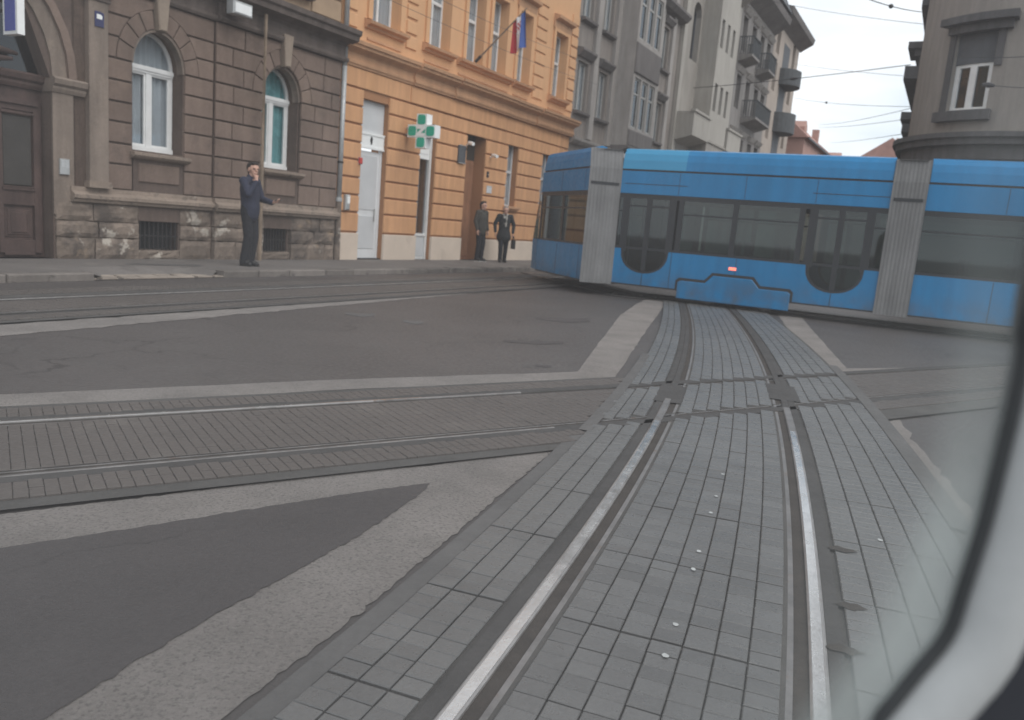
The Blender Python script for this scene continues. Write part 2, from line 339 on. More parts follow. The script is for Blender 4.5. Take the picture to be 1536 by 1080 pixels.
# ------------------------------------------------------------------ ground, strips, pavements
def sheet(name, pts, z, material, kind='structure', jit=0., step=.12, parent=None):
    """flat sheet from (x, y) outline; jit roughens the outline"""
    out = []
    n = len(pts)
    for i in range(n):
        a, b = Vector(pts[i][:2]), Vector(pts[(i + 1) % n][:2]); L = (b - a).length
        k = max(1, int(L / step)) if jit else 1
        nv = Vector((-(b - a).y, (b - a).x)).normalized() if L > 0 else Vector((0, 0))
        for j in range(k):
            out.append(a.lerp(b, j / k) + nv * (random.gauss(0, jit) if jit and 0 < j else 0))
    mb = MB(); mb.add([(p.x, p.y, z) for p in out], [tuple(range(len(out)))])
    me = mesh_of(mb, name)
    bm = bmesh.new(); bm.from_mesh(me); bmesh.ops.triangulate(bm, faces=bm.faces)
    for f in bm.faces:
        if f.normal.z < 0: f.normal_flip()
    bm.to_mesh(me); bm.free()
    me.materials.append(MATS[material]); o = bpy.data.objects.new(name, me); COL.objects.link(o)
    if parent: o.parent = parent
    return tag(o, kind=kind)
def on_un(px, py, n_):
    v = ray(px, py); k = n_ / N_.dot(v); P = CAM + v * k; return P
def gp(*px): return [tuple(on_ground(x, y)[:2]) for x, y in px]

sheet('ground', [(-900, -900), (900, -900), (900, 900), (-900, 900)], 0, 'asphalt')
XD = Vector((.8303, .5573)); XN = Vector((-.5573, .8303))          # crossing track: along, across
def xt(t, a): p = XD * t + XN * a; return (p.x, p.y)
sheet('asphalt_strip', gp((0, 592.6), (260, 581), (520, 569.6), (866, 558), (893, 522), (930, 473), (952, 458), (974, 446), (985, 440), (1012, 446), (1001, 453), (972, 492), (943, 536), (920, 569.6), (700, 577), (520, 584.8), (260, 599), (0, 613.6)) + [xt(-9, 5.63), xt(-9, 5.98)], .004, 'gravel_strip', jit=.007, step=.2)
def kn(u, n): p = un(u, n); return (p.x, p.y)
sheet('asphalt_strip', [kn(-6, -8.0), kn(6, -8.0), kn(12, -8.12), kn(17.5, -8.9), kn(18.2, -8.75), kn(14, -8.05), kn(9, -7.72), kn(4, -7.4), kn(-6, -7.4)], .004, 'gravel_strip', jit=.02)
tri_out = gp((0, 773), (250, 743), (500, 709), (640, 700), (801, 676), (854, 656), (815, 689), (760, 735), (647, 831), (500, 952), (333, 1080)) + [(-.86, 1.2), (-1.0, .4), xt(-7, 1.9), xt(-7, 3.75)]
sheet('asphalt_strip', tri_out, .004, 'gravel_strip', jit=.005, step=.03)
tri_in = gp((0, 825), (200, 795), (400, 762), (575, 735), (645, 727), (630, 742), (542, 804), (420, 872), (308, 933), (180, 1010), (71, 1080)) + [(-1.35, 1.2), (-1.6, .4), xt(-6.4, 2.2), xt(-6.4, 3.4)]
sheet('asphalt_inset', tri_in, .008, 'asphalt_inset', jit=.004, step=.03)
sheet('asphalt_strip', gp((1165, 470), (1200, 473), (1240, 520), (1270, 553), (1536, 552)) + [(9.5, 12.3), (9.0, 11.3)] + gp((1536, 566), (1270, 564), (1225, 548), (1190, 505)), .004, 'gravel_strip', jit=.008, step=.2)
sheet('asphalt_strip', [(3.0, 6.35), (3.35, 6.6), (2.75, 4.6), (2.2, 2.8), (1.95, 2.3), (1.75, 2.2), (2.1, 3.4), (2.5, 4.9)], .004, 'gravel_strip', jit=.012)
# worn patches and cracks in the carriageway
for i, (x, y, w_, h_) in enumerate([(845, 479, 40, 4), (800, 513, 45, 3), (815, 549, 12, 2), (540, 472, 22, 3), (620, 483, 16, 3)]):
    sheet('asphalt_patch', gp((x - w_, y - h_), (x, y - h_ * .4), (x + w_, y - h_ * .2), (x + w_, y + h_), (x + w_ * .2, y + h_ * 1.3), (x - w_, y)), .004, 'asphalt_inset' if i < 3 else 'tar_band', jit=.02)

# sidewalk with kerb stones and a dropped kerb
sw = sheet('pavement', [kn(-8, KERB - .22), kn(7.55, KERB - .22), kn(7.9, -12.4), kn(9.6, -12.4), kn(10.1, KERB - .22), kn(60, KERB - .22), kn(60, -14.2), kn(-8, -14.2)], SW, 'sidewalk')
sheet('pavement', [kn(7.5, KERB - .02), kn(10.2, KERB - .02), kn(10.1, -12.5), kn(7.6, -12.5)], .012, 'sidewalk')
ramp = MB(); a, b, c, d = un(7.9, -12.4, SW), un(9.6, -12.4, SW), un(10.1, KERB - .22, SW), un(7.55, KERB - .22, SW)
lo = [un(8.15, -12.05, .014), un(9.4, -12.05, .014), un(9.85, KERB - .1, .014), un(7.85, KERB - .1, .014)]
ramp.add([a, b, lo[1], lo[0], c, lo[2], d, lo[3]], [(0, 1, 2, 3), (1, 4, 5, 2), (0, 3, 7, 6)])
rp = obj('pavement_ramp', ramp, 'sidewalk'); tag(rp, kind='structure')
sheet('pavement_patch', [kn(9.0, -12.75), kn(10.3, -12.35), kn(10.5, -12.62), kn(9.3, -12.95)], SW + .004, 'tar_band', jit=.03)
kp = empty('kerb', (0, 0, 0)); tag(kp, kind='structure')
u = -6.0
while u < 58:
    L = random.uniform(.75, 1.15) if u < 30 else 3.0
    if u < 7.58 < u + L + .3: L = 7.58 - u
    if 7.5 < u < 10.05: L = 10.05 - u
    if not (7.58 < u + L / 2 < 10.05):
        p = un(u, KERB); h = SW + random.uniform(-.012, .014)
        k_ = MB().prism([(0.008, -.02), (L - .008, -.02), (L - .008, h), (.008, h)], -.0, .24, .018)
        obj('kerb_stone', k_, 'kerb_stone', kp, loc=(p.x, p.y, random.uniform(-.004, .004)), rotz=ROTF + random.uniform(-.012, .012))
    u += L
u = 7.35
while u < 10.0:
    for r_ in range(3):
        L = random.uniform(.26, .42); p = un(u + r_ * .07, KERB - .02 - r_ * .17)
        obj('sett', MB().prism([(0, 0), (L - .03, 0), (L - .03, .03), (0, .03)], 0, .15, .008), 'pale_sett', kp, loc=(p.x, p.y, .005), rotz=ROTF + random.uniform(-.03, .03))
    u += .36

# ------------------------------------------------------------------ tram tracks
def curve_fit(pts, deg=3):
    a = np.array(pts); return np.polyfit(a[:, 1], a[:, 0], deg, w=np.where(a[:, 1] < 3.2, 4., 1.))
cl = curve_fit([(-.07, 2.07), (.07, 2.49), (.27, 3.06), (.52, 3.78), (.93, 4.9), (1.24, 5.99), (1.49, 6.96), (2.04, 9.5), (3.11, 14.78)])
cr = curve_fit([(1.02, 2.14), (1.2, 2.67), (1.53, 3.69), (1.72, 4.33), (1.96, 5.2), (2.33, 6.49), (2.77, 8.13), (3.4, 10.79), (4.29, 15.09)])
def centre_x(y): return .5 * (np.polyval(cl, y) + np.polyval(cr, y))
ys = np.arange(1.0, 17.0, .01); path = [Vector((centre_x(y), y)) for y in ys]
S_ = [0.]
for i in range(1, len(path)): S_.append(S_[-1] + (path[i] - path[i - 1]).length)
S_ = np.array(S_)
def near_at(s):
    i = int(np.clip(np.searchsorted(S_, s), 1, len(path) - 2)); t = (path[i + 1] - path[i - 1]).normalized(); p = path[i] + t * (s - S_[i])
    return p, t, Vector((t.y, -t.x))          # point, along, to the right
S_MAX = float(S_[-1])
def near_pt(s, l): p, t, r = near_at(s); q = p + r * l; return (q.x, q.y)
def cross_pt(t, a): return xt(t, a)
def far_pt(u, n): return kn(u, n)

def strip_mesh(fn, s0, s1, step, prof):
    """sweep an open cross-section [(lateral, z)] along a track function"""
    ss = np.linspace(s0, s1, max(2, int((s1 - s0) / step) + 1)); mb = MB(); n = len(prof)
    vs = [(*fn(s, l), z) for s in ss for l, z in prof]
    fs = [(i * n + k, i * n + k + 1, (i + 1) * n + k + 1, (i + 1) * n + k) for i in range(len(ss) - 1) for k in range(n - 1)]
    return mb.add(vs, fs)
def rail(fn, s0, s1, side, base, label, group=None, step=.15, top=.032, gauge=.458, polished='rail_polished', dull_from=None, hw=.060):
    """side -1/+1: which rail of the track; the groove lies on the inner side; base: lateral of track centre"""
    e = empty('tram_rail', (*fn(s0, base + side * gauge), 0)); inv = Vector(e.location) / U
    k = side
    def P(a, z): return (base + k * (gauge + a), z)
    def part(nm, prof, m, s0=s0, s1=s1):
        prof = [P(a, z) for a, z in prof]
        mb = strip_mesh(fn, s0, s1, step, prof); return obj(nm, mb, m, e, off=(-inv.x, -inv.y, 0))
    part('rail_head', [(-.002, .012), (-.001, top - .004), (.005, top), (hw - .008, top), (hw - .002, top - .004), (hw, .012)], 'rail_worn' if polished == 'rail_polished' else polished, s0, (dull_from - 1.3) if dull_from else s1)
    if polished == 'rail_polished': part('running_band', [(.007, top + .0012), (hw * .74, top + .0012)], polished, s0, (dull_from - .9) if dull_from else s1)
    if dull_from: part('rail_head', [(-.002, .012), (-.001, top - .004), (.005, top), (hw - .008, top), (hw - .002, top - .004), (hw, .012)], 'rail_dull', dull_from - 1.3, dull_from)
    if dull_from: part('worn_rail_head', [(-.002, .012), (-.001, top - .004), (.005, top), (hw - .008, top), (hw - .002, top - .004), (hw, .012)], 'rail_seal', dull_from, s1)
    part('rail_groove', [(-.052, .0192), (.0, .0192)], 'groove_dirt')
    part('rail_lip', [(-.052, .012), (-.051, top - .008), (-.072, top - .008), (-.073, .012)], 'rail_dull')
    part('rail_filler', [(hw - .001, .0285), (.112, .0285), (.113, .012)], 'rail_seal')
    part('rail_filler', [(-.072, .0245), (-.094, .0245), (-.095, .012)], 'joint_bed')
    return tag(e, label, 'rail', group)

# mortar beds
def bed(name, fn, s0, s1, l0, l1, z, m, step=.25):
    o = obj(name, strip_mesh(fn, s0, s1, step, [(l0, z), (l1, z)]), m)
    if o.data.polygons[0].normal.z < 0: o.data.flip_normals()
    return tag(o, kind='structure')
L0, L1 = -.905, 1.23
bed('track_bed', near_pt, 0, S_MAX, L0, L1, .0178, 'joint_bed')
bed('track_bed', cross_pt, -10, 1.9, 3.76, 5.62, .0168, 'joint_bed')
bed('track_bed', cross_pt, 1.9, 5.6, 3.76, 5.62, .0168, 'joint_bed'); bed('track_bed', cross_pt, 5.6, 16, 3.62, 5.27, .0168, 'joint_bed')
bed('track_bed', far_pt, -6, 24, -10.55, -8.02, .0158, 'joint_bed')
bed('tar_edge', near_pt, .2, 4.2, L0 - .075, L0 + .005, .022, 'tar_band')
bed('tar_edge', near_pt, 4.2, 8.2, L0 - .05, L0 + .04, .0315, 'tar_band'); bed('tar_edge', near_pt, 3.4, 9.0, L1 - .04, L1 + .07, .0315, 'tar_band')

# pavers of the near track: the nearest are single pieces, the rest one stuff mesh
pv = empty('track_pavement', (*near_pt(1.0, 0), 0)); tag(pv, kind='structure')
pv_o = Vector(pv.location) / U
def paver_mesh(w, l, h=.02, c=.006):
    x, y = w / 2, l / 2
    vs = [(-x, -y, 0), (x, -y, 0), (x, y, 0), (-x, y, 0), (-x, -y, h - c), (x, -y, h - c), (x, y, h - c), (-x, y, h - c),
          (-x + c, -y + c, h), (x - c, -y + c, h), (x - c, y - c, h), (-x + c, y - c, h)]
    fs = [(8, 9, 10, 11)] + [(a, (a + 1) % 4, 4 + (a + 1) % 4, 4 + a) for a in range(4)] + [(4 + a, 4 + (a + 1) % 4, 8 + (a + 1) % 4, 8 + a) for a in range(4)]
    return MB().add(vs, fs)
lanes = [(-.318 + .106 * k, .1015) for k in range(7)] + [(-.638 - .104 * k, .098) for k in range(3)] + [(.65 + .12 * k, .114) for k in range(5)]
PM = {}
for l, w in lanes:
    if w not in PM:
        PM[w] = mesh_of(paver_mesh(w, .0785, .02, .0035), 'paver'); PM[w].materials.append(MATS['paver'])
cells = []
s = .25
row = 0
while s < S_MAX - .1:
    gap = .012 if row % 8 == 0 else 0
    s += gap
    for l, w in lanes: cells.append((s, l, w))
    s += .0825; row += 1
stuff = MB(); single = 0
def in_cross_rail(p, pad=.085):
    a = XN.dot(p); return any(abs(a - c) < pad for c in (4.20, 5.19))
XC = 4.695
for s, l, w in cells:
    p, t, r = near_at(s); q = p + r * l
    if in_cross_rail(q): continue
    ang = math.atan2(t.y, t.x) - math.pi / 2 + random.uniform(-.012, .012)
    zz = .0095 + random.uniform(-.0015, .0025); col_px = q.y
    v = Vector((q.x, q.y, 0)) - CAM
    vis = v.y > 1.9 and abs(v.x / v.y) < .72 and q.x < 1.9
    if single < 300 and vis and (l > -.5 or q.y < 2.9) and l < .5:
        o = bpy.data.objects.new('paver', PM[w]); COL.objects.link(o); o.parent = pv
        o.location = ((q.x - pv_o.x) * U, (q.y - pv_o.y) * U, zz * U); o.rotation_euler = (random.uniform(-.012, .012), random.uniform(-.012, .012), ang); single += 1
    else:
        m4 = Matrix.Translation((q.x, q.y, zz)) @ Matrix.Rotation(ang, 4, 'Z'); pm = paver_mesh(w, .0785, .02, .0035)
        stuff.add([tuple(m4 @ Vector(c)) for c in pm.v], pm.f)
far_pavers = obj('paving_blocks', stuff, 'paver', pv, off=(-pv_o.x, -pv_o.y, 0)); tag(far_pavers, kind='stuff')
# crossing track paving
stuff = MB()
def in_near(p):
    y = p[1]
    if y < 1 or y > 16.9: return False
    i = int((y - 1.0) / .01); c = path[min(i, len(path) - 1)]
    t = (path[min(i + 1, len(path) - 1)] - path[max(i - 1, 0)]).normalized(); l = (Vector(p) - c).dot(Vector((t.y, -t.x))); return L0 - .03 < l < L1 + .03
xl = [XC - .36 + .12 * k for k in range(7)] + [XC - .645 - .12 * k for k in range(2)] + [XC + .645 + .12 * k for k in range(2)]
t_ = -6.2
while t_ < 13:
    for a in xl:
        p = xt(t_, a)
        if in_near(p) or (t_ > 5.5 and a > 5.24): continue
        ang = math.atan2(XD.y, XD.x) - math.pi / 2 + random.uniform(-.02, .02)
        m4 = Matrix.Translation((*p, .008 + random.uniform(-.001, .002))) @ Matrix.Rotation(ang, 4, 'Z'); pm = paver_mesh(.114, .0585, .02, .003)
        stuff.add([tuple(m4 @ Vector(c)) for c in pm.v], pm.f)
    t_ += .061
cx_pav = empty('track_pavement', (*xt(0, XC), 0)); tag(cx_pav, kind='structure'); o_ = Vector(cx_pav.location) / U
tag(obj('paving_blocks', stuff, 'paver_brown', cx_pav, off=(-o_.x, -o_.y, 0)), kind='stuff')
stuff = MB()
for u in np.arange(-1.5, 19, .125):
    for a in [-10.42, -10.26, -10.1] + [-9.4 + .13 * k for k in range(6)] + [-8.33, -8.2]:
        p = kn(u, a); m4 = Matrix.Translation((*p, .008 + random.uniform(-.001, .002))) @ Matrix.Rotation(ROTF, 4, 'Z'); pm = paver_mesh(.115, .115)
        stuff.add([tuple(m4 @ Vector(c)) for c in pm.v], pm.f)
fx_pav = empty('track_pavement', (*kn(8, -9.1), 0)); tag(fx_pav, kind='structure'); o_ = Vector(fx_pav.location) / U
tag(obj('paving_blocks', stuff, 'paver_brown', fx_pav, off=(-o_.x, -o_.y, 0)), kind='stuff')

GRP = 'tram rails set in the street'
rail(near_pt, .1, S_MAX, -1, 0, 'wide bright steel rail bordering the gravelly triangle of old asphalt', GRP, dull_from=5.7)
rail(near_pt, .1, S_MAX, 1, 0, 'bright grooved steel rail curving past the small black marks', GRP, dull_from=6.0)
rail(cross_pt, -10, 16, 1, XC, 'thin shining rail of the crossing track, on the side towards the houses', GRP, step=2.5, top=.030, gauge=.495, dull_from=3.6, hw=.030)
rail(cross_pt, -10, 16, -1, XC, 'dull rail of the crossing track, beside the gravelly triangle', GRP, step=2.5, top=.030, gauge=.495, polished='rail_dull', dull_from=3.2, hw=.030)
rail(far_pt, -6, 24, -1, -9.12, 'pale rail running along the kerb below the brown house', GRP, step=5, top=.028, gauge=.5, hw=.034)
rail(far_pt, -6, 24, 1, -9.12, 'dull rail along the kerb track, next to a light asphalt strip', GRP, step=5, top=.028, gauge=.5, polished='rail_dull')
# switch casting plates where the tracks cross
for px, nm in (((1006, 600), 0), ((1176, 590), 1)):
    p = on_ground(*px); s_ = S_[int((p.y - 1) / .01)]
    pl = strip_mesh(near_pt, s_ - .38, s_ + .42, .2, [((-.60 if nm == 0 else .36), .0315), ((-.37 if nm == 0 else .63), .0315)])
    o = obj('crossing_plate', pl, 'rail_seal'); tag(o, 'dull iron plate where %s of the tracks cross' % ('the rails nearer the triangle' if nm == 0 else 'the rails nearer the small black marks'), 'rail plate')
    if o.data.polygons[0].normal.z < 0: o.data.flip_normals()
# small dark marks beside the right rail, pale dots on the pavers
for (x, y) in [(1266, 826), (1277, 912), (1272, 978)]:
    p = on_ground(x, y, .03)
    sheet('dark_mark', [(p.x - .07, p.y + .02), (p.x + .00, p.y - .03), (p.x + .06, p.y - .01), (p.x - .01, p.y + .05)], .0335, 'groove_dirt', jit=.006, step=.02)
for (x, y, r_) in [(998, 985, .011), (1013, 938, .011), (1040, 855, .010), (1048, 828, .010), (1066, 770, .010), (1320, 811, .012), (1074, 745, .010), (1084, 712, .011)]:
    p = on_ground(x, y, .03); mb = [(p.x + r_ * math.cos(a) * random.uniform(.8, 1.2), p.y + 1.3 * r_ * math.sin(a) * random.uniform(.8, 1.2)) for a in np.linspace(0, 2 * math.pi, 9)[:-1]]
    sheet('pale_spot', mb, .0345, 'spot_white')

# ------------------------------------------------------------------ facade helpers
class House:
    def __init__(s, name, u0, label, cat='house', off=OFF):
        s.u0 = u0; p = un(u0, off); s.e = empty(name, (p.x, p.y, 0), ROTF); tag(s.e, label, cat)
    def part(s, name, mb, m, parent=None, smooth=False): return obj(name, mb, m, parent or s.e, off=(-s.u0, 0, 0), smooth=smooth)
def arc_pts(cx, zs, rx, rz, a, b, n=10):
    """points of the arch curve between x=a and x=b (left to right)"""
    out = []
    for i in range(n + 1):
        x = a + (b - a) * i / n; k = max(0., 1 - ((x - cx) / rx) ** 2); out.append((x, zs + rz * math.sqrt(k)))
    return out
def wall(mb, u0, u1, z0, z1, ops, y0, y1):
    """ops: dict(u0,u1,z0,z1, arch=(cx,zs,rx,rz) or None)"""
    bs = sorted({u0, u1, *[o['u0'] for o in ops], *[o['u1'] for o in ops]}); bs = [b for b in bs if u0 <= b <= u1]
    for a, b in zip(bs, bs[1:]):
        cov = sorted([o for o in ops if o['u0'] <= a + 1e-6 and o['u1'] >= b - 1e-6], key=lambda o: o['z0']); z = z0; low = None
        for o in cov:
            if o['z0'] > z:
                mb.prism((low or [(a, z)] ) [:0] + ([(a, z), (b, z)] if not low else low) + [(b, o['z0']), (a, o['z0'])], y0, y1)
            if o.get('arch'): low = arc_pts(*o['arch'], a, b)
            else: low = None
            z = o['z1']
        if low: mb.prism(low + [(b, z1), (a, z1)], y0, y1)
        elif z < z1: mb.box(a, b, y0, y1, z, z1)
    return mb
def free(u0, u1, z0, z1, ops):
    """free intervals of a course with their edge functions"""
    segs = [(u0, None, u1, None)]
    zm = (z0 + z1) / 2
    for o in ops:
        top = o['z1'] if not o.get('out') else o['out'][1] + o['out'][3]
        if zm < o['z0'] or zm > top: continue
        ns = []
        for (a, fa, b, fb) in segs:
            lo, hi = o['u0'] - o.get('m', 0), o['u1'] + o.get('m', 0); el = er = None
            if o.get('out') and zm > o['out'][1]:
                cx, zs, rx, rz = o['out']
                f = lambda z: rx * math.sqrt(max(0, 1 - ((z - zs) / rz) ** 2))
                el, er = (lambda z, f=f, cx=cx: cx - f(z) - .012), (lambda z, f=f, cx=cx: cx + f(z) + .012); lo, hi = cx - f(z0), cx + f(z0)
            if hi <= a or lo >= b: ns.append((a, fa, b, fb)); continue
            if lo > a: ns.append((a, fa, lo, el))
            if hi < b: ns.append((hi, er, b, fb))
        segs = ns
    return segs
def course_stones(H, u0, u1, joints, ops, m, y0, y1, gap=.03, ch=.014, blocks=None, name='stone'):
    """one piece per course and free stretch (cut into blocks when asked)"""
    for ci, (z0, z1) in enumerate(zip(joints, joints[1:])):
        za, zb = z0 + gap / 2, z1 - gap / 2
        for (a, fa, b, fb) in free(u0, u1, z0, z1, ops):
            if fa is None and fb is None and b - a < .06: continue
            cuts = [a, b]
            if blocks and b - a > blocks * 1.2:
                x = a + (blocks * .62 if ci % 2 else blocks); cuts = [a]
                while x < b - blocks * .35: cuts.append(x + random.uniform(-.03, .03)); x += blocks
                cuts.append(b)
            for i, (c0, c1) in enumerate(zip(cuts, cuts[1:])):
                g0 = gap * .3 if i else 0; g1 = gap * .3 if i < len(cuts) - 2 else 0
                zz = [za + (zb - za) * k / 4 for k in range(5)]
                right = [(fb(z) if (fb and c1 == b) else c1 - g1, z) for z in zz] if (fb and c1 == b) else [(c1 - g1, za), (c1 - g1, zb)]
                left = [(fa(z) if (fa and c0 == a) else c0 + g0, z) for z in zz] if (fa and c0 == a) else [(c0 + g0, za), (c0 + g0, zb)]
                poly = right + left[::-1]
                if poly[0][0] - left[0][0] < .05: continue
                H.part(name, MB().prism(poly, y0 + random.uniform(-.003, .003), y1, ch), m)
def voussoirs(H, arch, out, m, y0, y1, n=9, key=None, keym='keystone'):
    cx, zs, rx, rz = arch; _, zo, Rx, Rz = out
    an = [math.pi * (1 - i / n) for i in range(n + 1)]
    for i in range(n):
        if key and i == n // 2: continue
        g = .012; a0, a1 = an[i] - g, an[i + 1] + g
        inn = [(cx + rx * math.cos(a0 + (a1 - a0) * k / 3), zs + .004 + rz * math.sin(a0 + (a1 - a0) * k / 3)) for k in range(4)]
        ou = [(cx + Rx * math.cos(a0 + (a1 - a0) * k / 3), zo + .004 + Rz * math.sin(a0 + (a1 - a0) * k / 3)) for k in range(4)]
        H.part('voussoir', MB().prism(inn + ou[::-1], y0, y1, .01), m)
    if key:
        z0, z1, w0, w1, yk = key
        H.part('keystone', MB().prism([(cx - w0, z0), (cx + w0, z0), (cx + w1, z1), (cx - w1, z1)], yk, y1, .02), keym)
def arch_poly(u0, u1, z0, zs, rz, inset_=0.):
    cx, rx = (u0 + u1) / 2, (u1 - u0) / 2
    return [(u0 + inset_, z0 + inset_), (u1 - inset_, z0 + inset_)] + arc_pts(cx, zs, rx - inset_, rz - inset_, u1 - inset_, u0 + inset_, 14)
def curtain(H, u0, u1, z0, z1, y, m, parent, folds=9, open_=0.):
    mb = MB(); n = folds * 6; vs = []
    for i in range(n + 1):
        x = u0 + (u1 - u0) * i / n; yy = y + .035 * math.sin(i / n * folds * 2 * math.pi) + .01 * math.sin(i * 1.7)
        vs += [(x, yy, z0), (x, yy, z1)]
    mb.add(vs, [(2 * i, 2 * i + 2, 2 * i + 3, 2 * i + 1) for i in range(n)]); return H.part('curtain', mb, m, parent, smooth=True)
def rect_window(H, u0, u1, z0, z1, y, fm='white_frame', fw=.06, mull=True, trans=None, pane='pane', cur='curtain', room=True, name='window'):
    mb = MB()
    mb.box(u0, u0 + fw, y, y + .06, z0, z1).box(u1 - fw, u1, y, y + .06, z0, z1).box(u0 + fw, u1 - fw, y, y + .06, z0, z0 + fw).box(u0 + fw, u1 - fw, y, y + .06, z1 - fw, z1)
    if mull: c = (u0 + u1) / 2; mb.box(c - fw * .6, c + fw * .6, y - .008, y + .055, z0 + fw, z1 - fw)
    if trans: mb.box(u0 + fw, u1 - fw, y - .012, y + .05, trans - fw * .7, trans + fw * .7)
    w = H.part(name, mb, fm)
    H.part('pane', MB().box(u0 + fw * .5, u1 - fw * .5, y + .03, y + .036, z0 + fw * .5, z1 - fw * .5), pane, w)
    if cur: curtain(H, u0 + .02, u1 - .02, z0 + .03, z1 - .02, y + .10, cur, w, folds=max(4, int((u1 - u0) * 7)))
    if room: H.part('room', MB().box(u0, u1, y + .3, y + .32, z0, z1), 'dark_room', w)
    return w

# ------------------------------------------------------------------ brown corner house
BH = House('brown_house', 4.0, 'dark brown rusticated stone house with arched windows and a carved wooden gate')
DOOR = dict(u0=4.0 + .02, u1=8.42, z0=SW, z1=3.15, arch=(6.22, 3.15, 2.2, 1.95))
W1 = dict(u0=9.96, u1=11.08, z0=2.2, z1=3.78, arch=(10.52, 3.78, .56, .68), out=(10.52, 3.78, .90, 1.03))
W2 = dict(u0=13.15, u1=14.27, z0=2.2, z1=3.78, arch=(13.71, 3.78, .56, .68), out=(13.71, 3.78, .90, 1.03))
C1 = dict(u0=10.1, u1=11.0, z0=.3, z1=.86); C2 = dict(u0=13.25, u1=14.05, z0=.3, z1=.84)
PR = .09     # projection of the end bay
mb = wall(MB(), 4.0, 11.86, 0, 5.15, [DOOR, W1, C1], .0, .5); wall(mb, 11.86, 15.62, 0, 5.15, [W2, C2], .0, .5)
BH.part('wall', mb, 'brown_wall')
JT = [1.42, 1.89, 2.27, 2.66, 3.02, 3.40, 3.78, 4.16, 4.54, 4.98]
W1s = dict(W1); W1s['z0'] = 1.3; W2s = dict(W2); W2s['z0'] = 1.3
W1s['u0'], W1s['u1'] = 9.93, 11.11; W2s['u0'], W2s['u1'] = 13.12, 14.30
course_stones(BH, 9.40, 11.80, JT, [W1s], 'brown_stone', -.04, .02)
BH.part('end_bay', wall(MB(), 11.82, 15.62, 1.3, 4.98, [W2s | dict(arch=(13.71, 3.78, .62, .74), u0=13.09, u1=14.33)], -PR + .035, .0), 'brown_wall')
course_stones(BH, 11.82, 15.62, JT, [W2s], 'brown_stone', -PR - .01, -PR + .045, blocks=.72, gap=.034)
voussoirs(BH, (10.52, 3.78, .585, .705), W1['out'], 'brown_stone', -.045, .02, 9, key=(4.46, 5.12, .085, .15, -.16))
voussoirs(BH, (13.71, 3.78, .585, .705), W2['out'], 'brown_stone', -PR - .012, .02, 9, key=(4.46, 5.15, .085, .15, -PR - .14))
for W, cur, yy in ((W1, 'curtain', -.05), (W2, 'curtain_teal', -.10)):
    u0, u1, cx = W['u0'], W['u1'], (W['u0'] + W['u1']) / 2; y = .30
    # sill and apron panel
    BH.part('sill', MB().extx([(yy - .10, 2.06), (yy - .14, 2.10), (yy - .14, 2.15), (.3, 2.21), (.3, 2.04), (yy - .02, 2.03)], u0 - .08, u1 + .08), 'ledge_stone')
    BH.part('apron', MB().box(u0, u1, yy + .02, .0, 1.42, 2.035), 'brown_wall')
    BH.part('apron_panel', MB().prism([(u0 + .1, 1.60), (u1 - .1, 1.60), (u1 - .1, 1.96), (u0 + .1, 1.96)], yy - .015, yy + .03, .02), 'brown_stone')
    # frame
    fr = MB(); f = .07; tz = 3.76
    fr.box(u0 + .01, u0 + .01 + f, y, y + .08, 2.22, tz).box(u1 - .01 - f, u1 - .01, y, y + .08, 2.22, tz)
    fr.box(u0 + .01, u1 - .01, y - .03, y + .08, 2.20, 2.30)
    fr.box(u0 + .01, u1 - .01, y - .02, y + .08, tz - .065, tz + .065)
    fr.box(u0 + .01, u1 - .01, y - .04, y, tz - .02, tz + .045)
    fr.box(cx - .055, cx + .055, y - .01, y + .07, 2.30, tz - .07)
    for q0, q1 in ((u0 + .08, cx - .055), (cx + .055, u1 - .08)):
        fr.box(q0, q0 + .035, y + .01, y + .06, 2.30, tz - .065).box(q1 - .035, q1, y + .01, y + .06, 2.30, tz - .065).box(q0 + .035, q1 - .035, y + .01, y + .06, 2.30, 2.345).box(q0 + .035, q1 - .035, y + .01, y + .06, tz - .105, tz - .065)
    n = 16
    for i in range(n):
        a0, a1 = math.pi * i / n, math.pi * (i + 1) / n
        q = [(cx + (r) * math.cos(a), tz + .06 + (r * 1.19) * math.sin(a)) for r, a in ((.49, a0), (.555, a0), (.555, a1), (.49, a1))]
        fr.prism(q, y, y + .08)
    w = BH.part('window', fr, 'white_frame')
    BH.part('pane', MB().box(u0 + .1, cx - .06, y + .035, y + .04, 2.32, tz - .08), 'pane', w)
    BH.part('pane', MB().box(cx + .06, u1 - .1, y + .035, y + .04, 2.32, tz - .08), 'pane', w)
    BH.part('pane', MB().prism(arch_poly(u0 + .05, u1 - .05, tz + .05, tz + .06, .61), y + .035, y + .04), 'pane', w)
    curtain(BH, u0 + .02, u1 - .02, 2.25, 4.42, y + .12, cur, w, 7)
    BH.part('room', MB().box(u0 - .1, u1 + .1, y + .40, y + .42, 2.1, 4.6), 'dark_room', w)
    # moulded arch inside the ring
    arch = MB()
    for i in range(n):
        a0, a1 = math.pi * i / n, math.pi * (i + 1) / n
        arch.prism([(cx + r * math.cos(a), 3.78 + r * 1.2 * math.sin(a)) for r, a in ((.545, a0), (.60, a0), (.60, a1), (.545, a1))], yy * .3, .16)
    BH.part('arch_moulding', arch, 'brown_smooth')
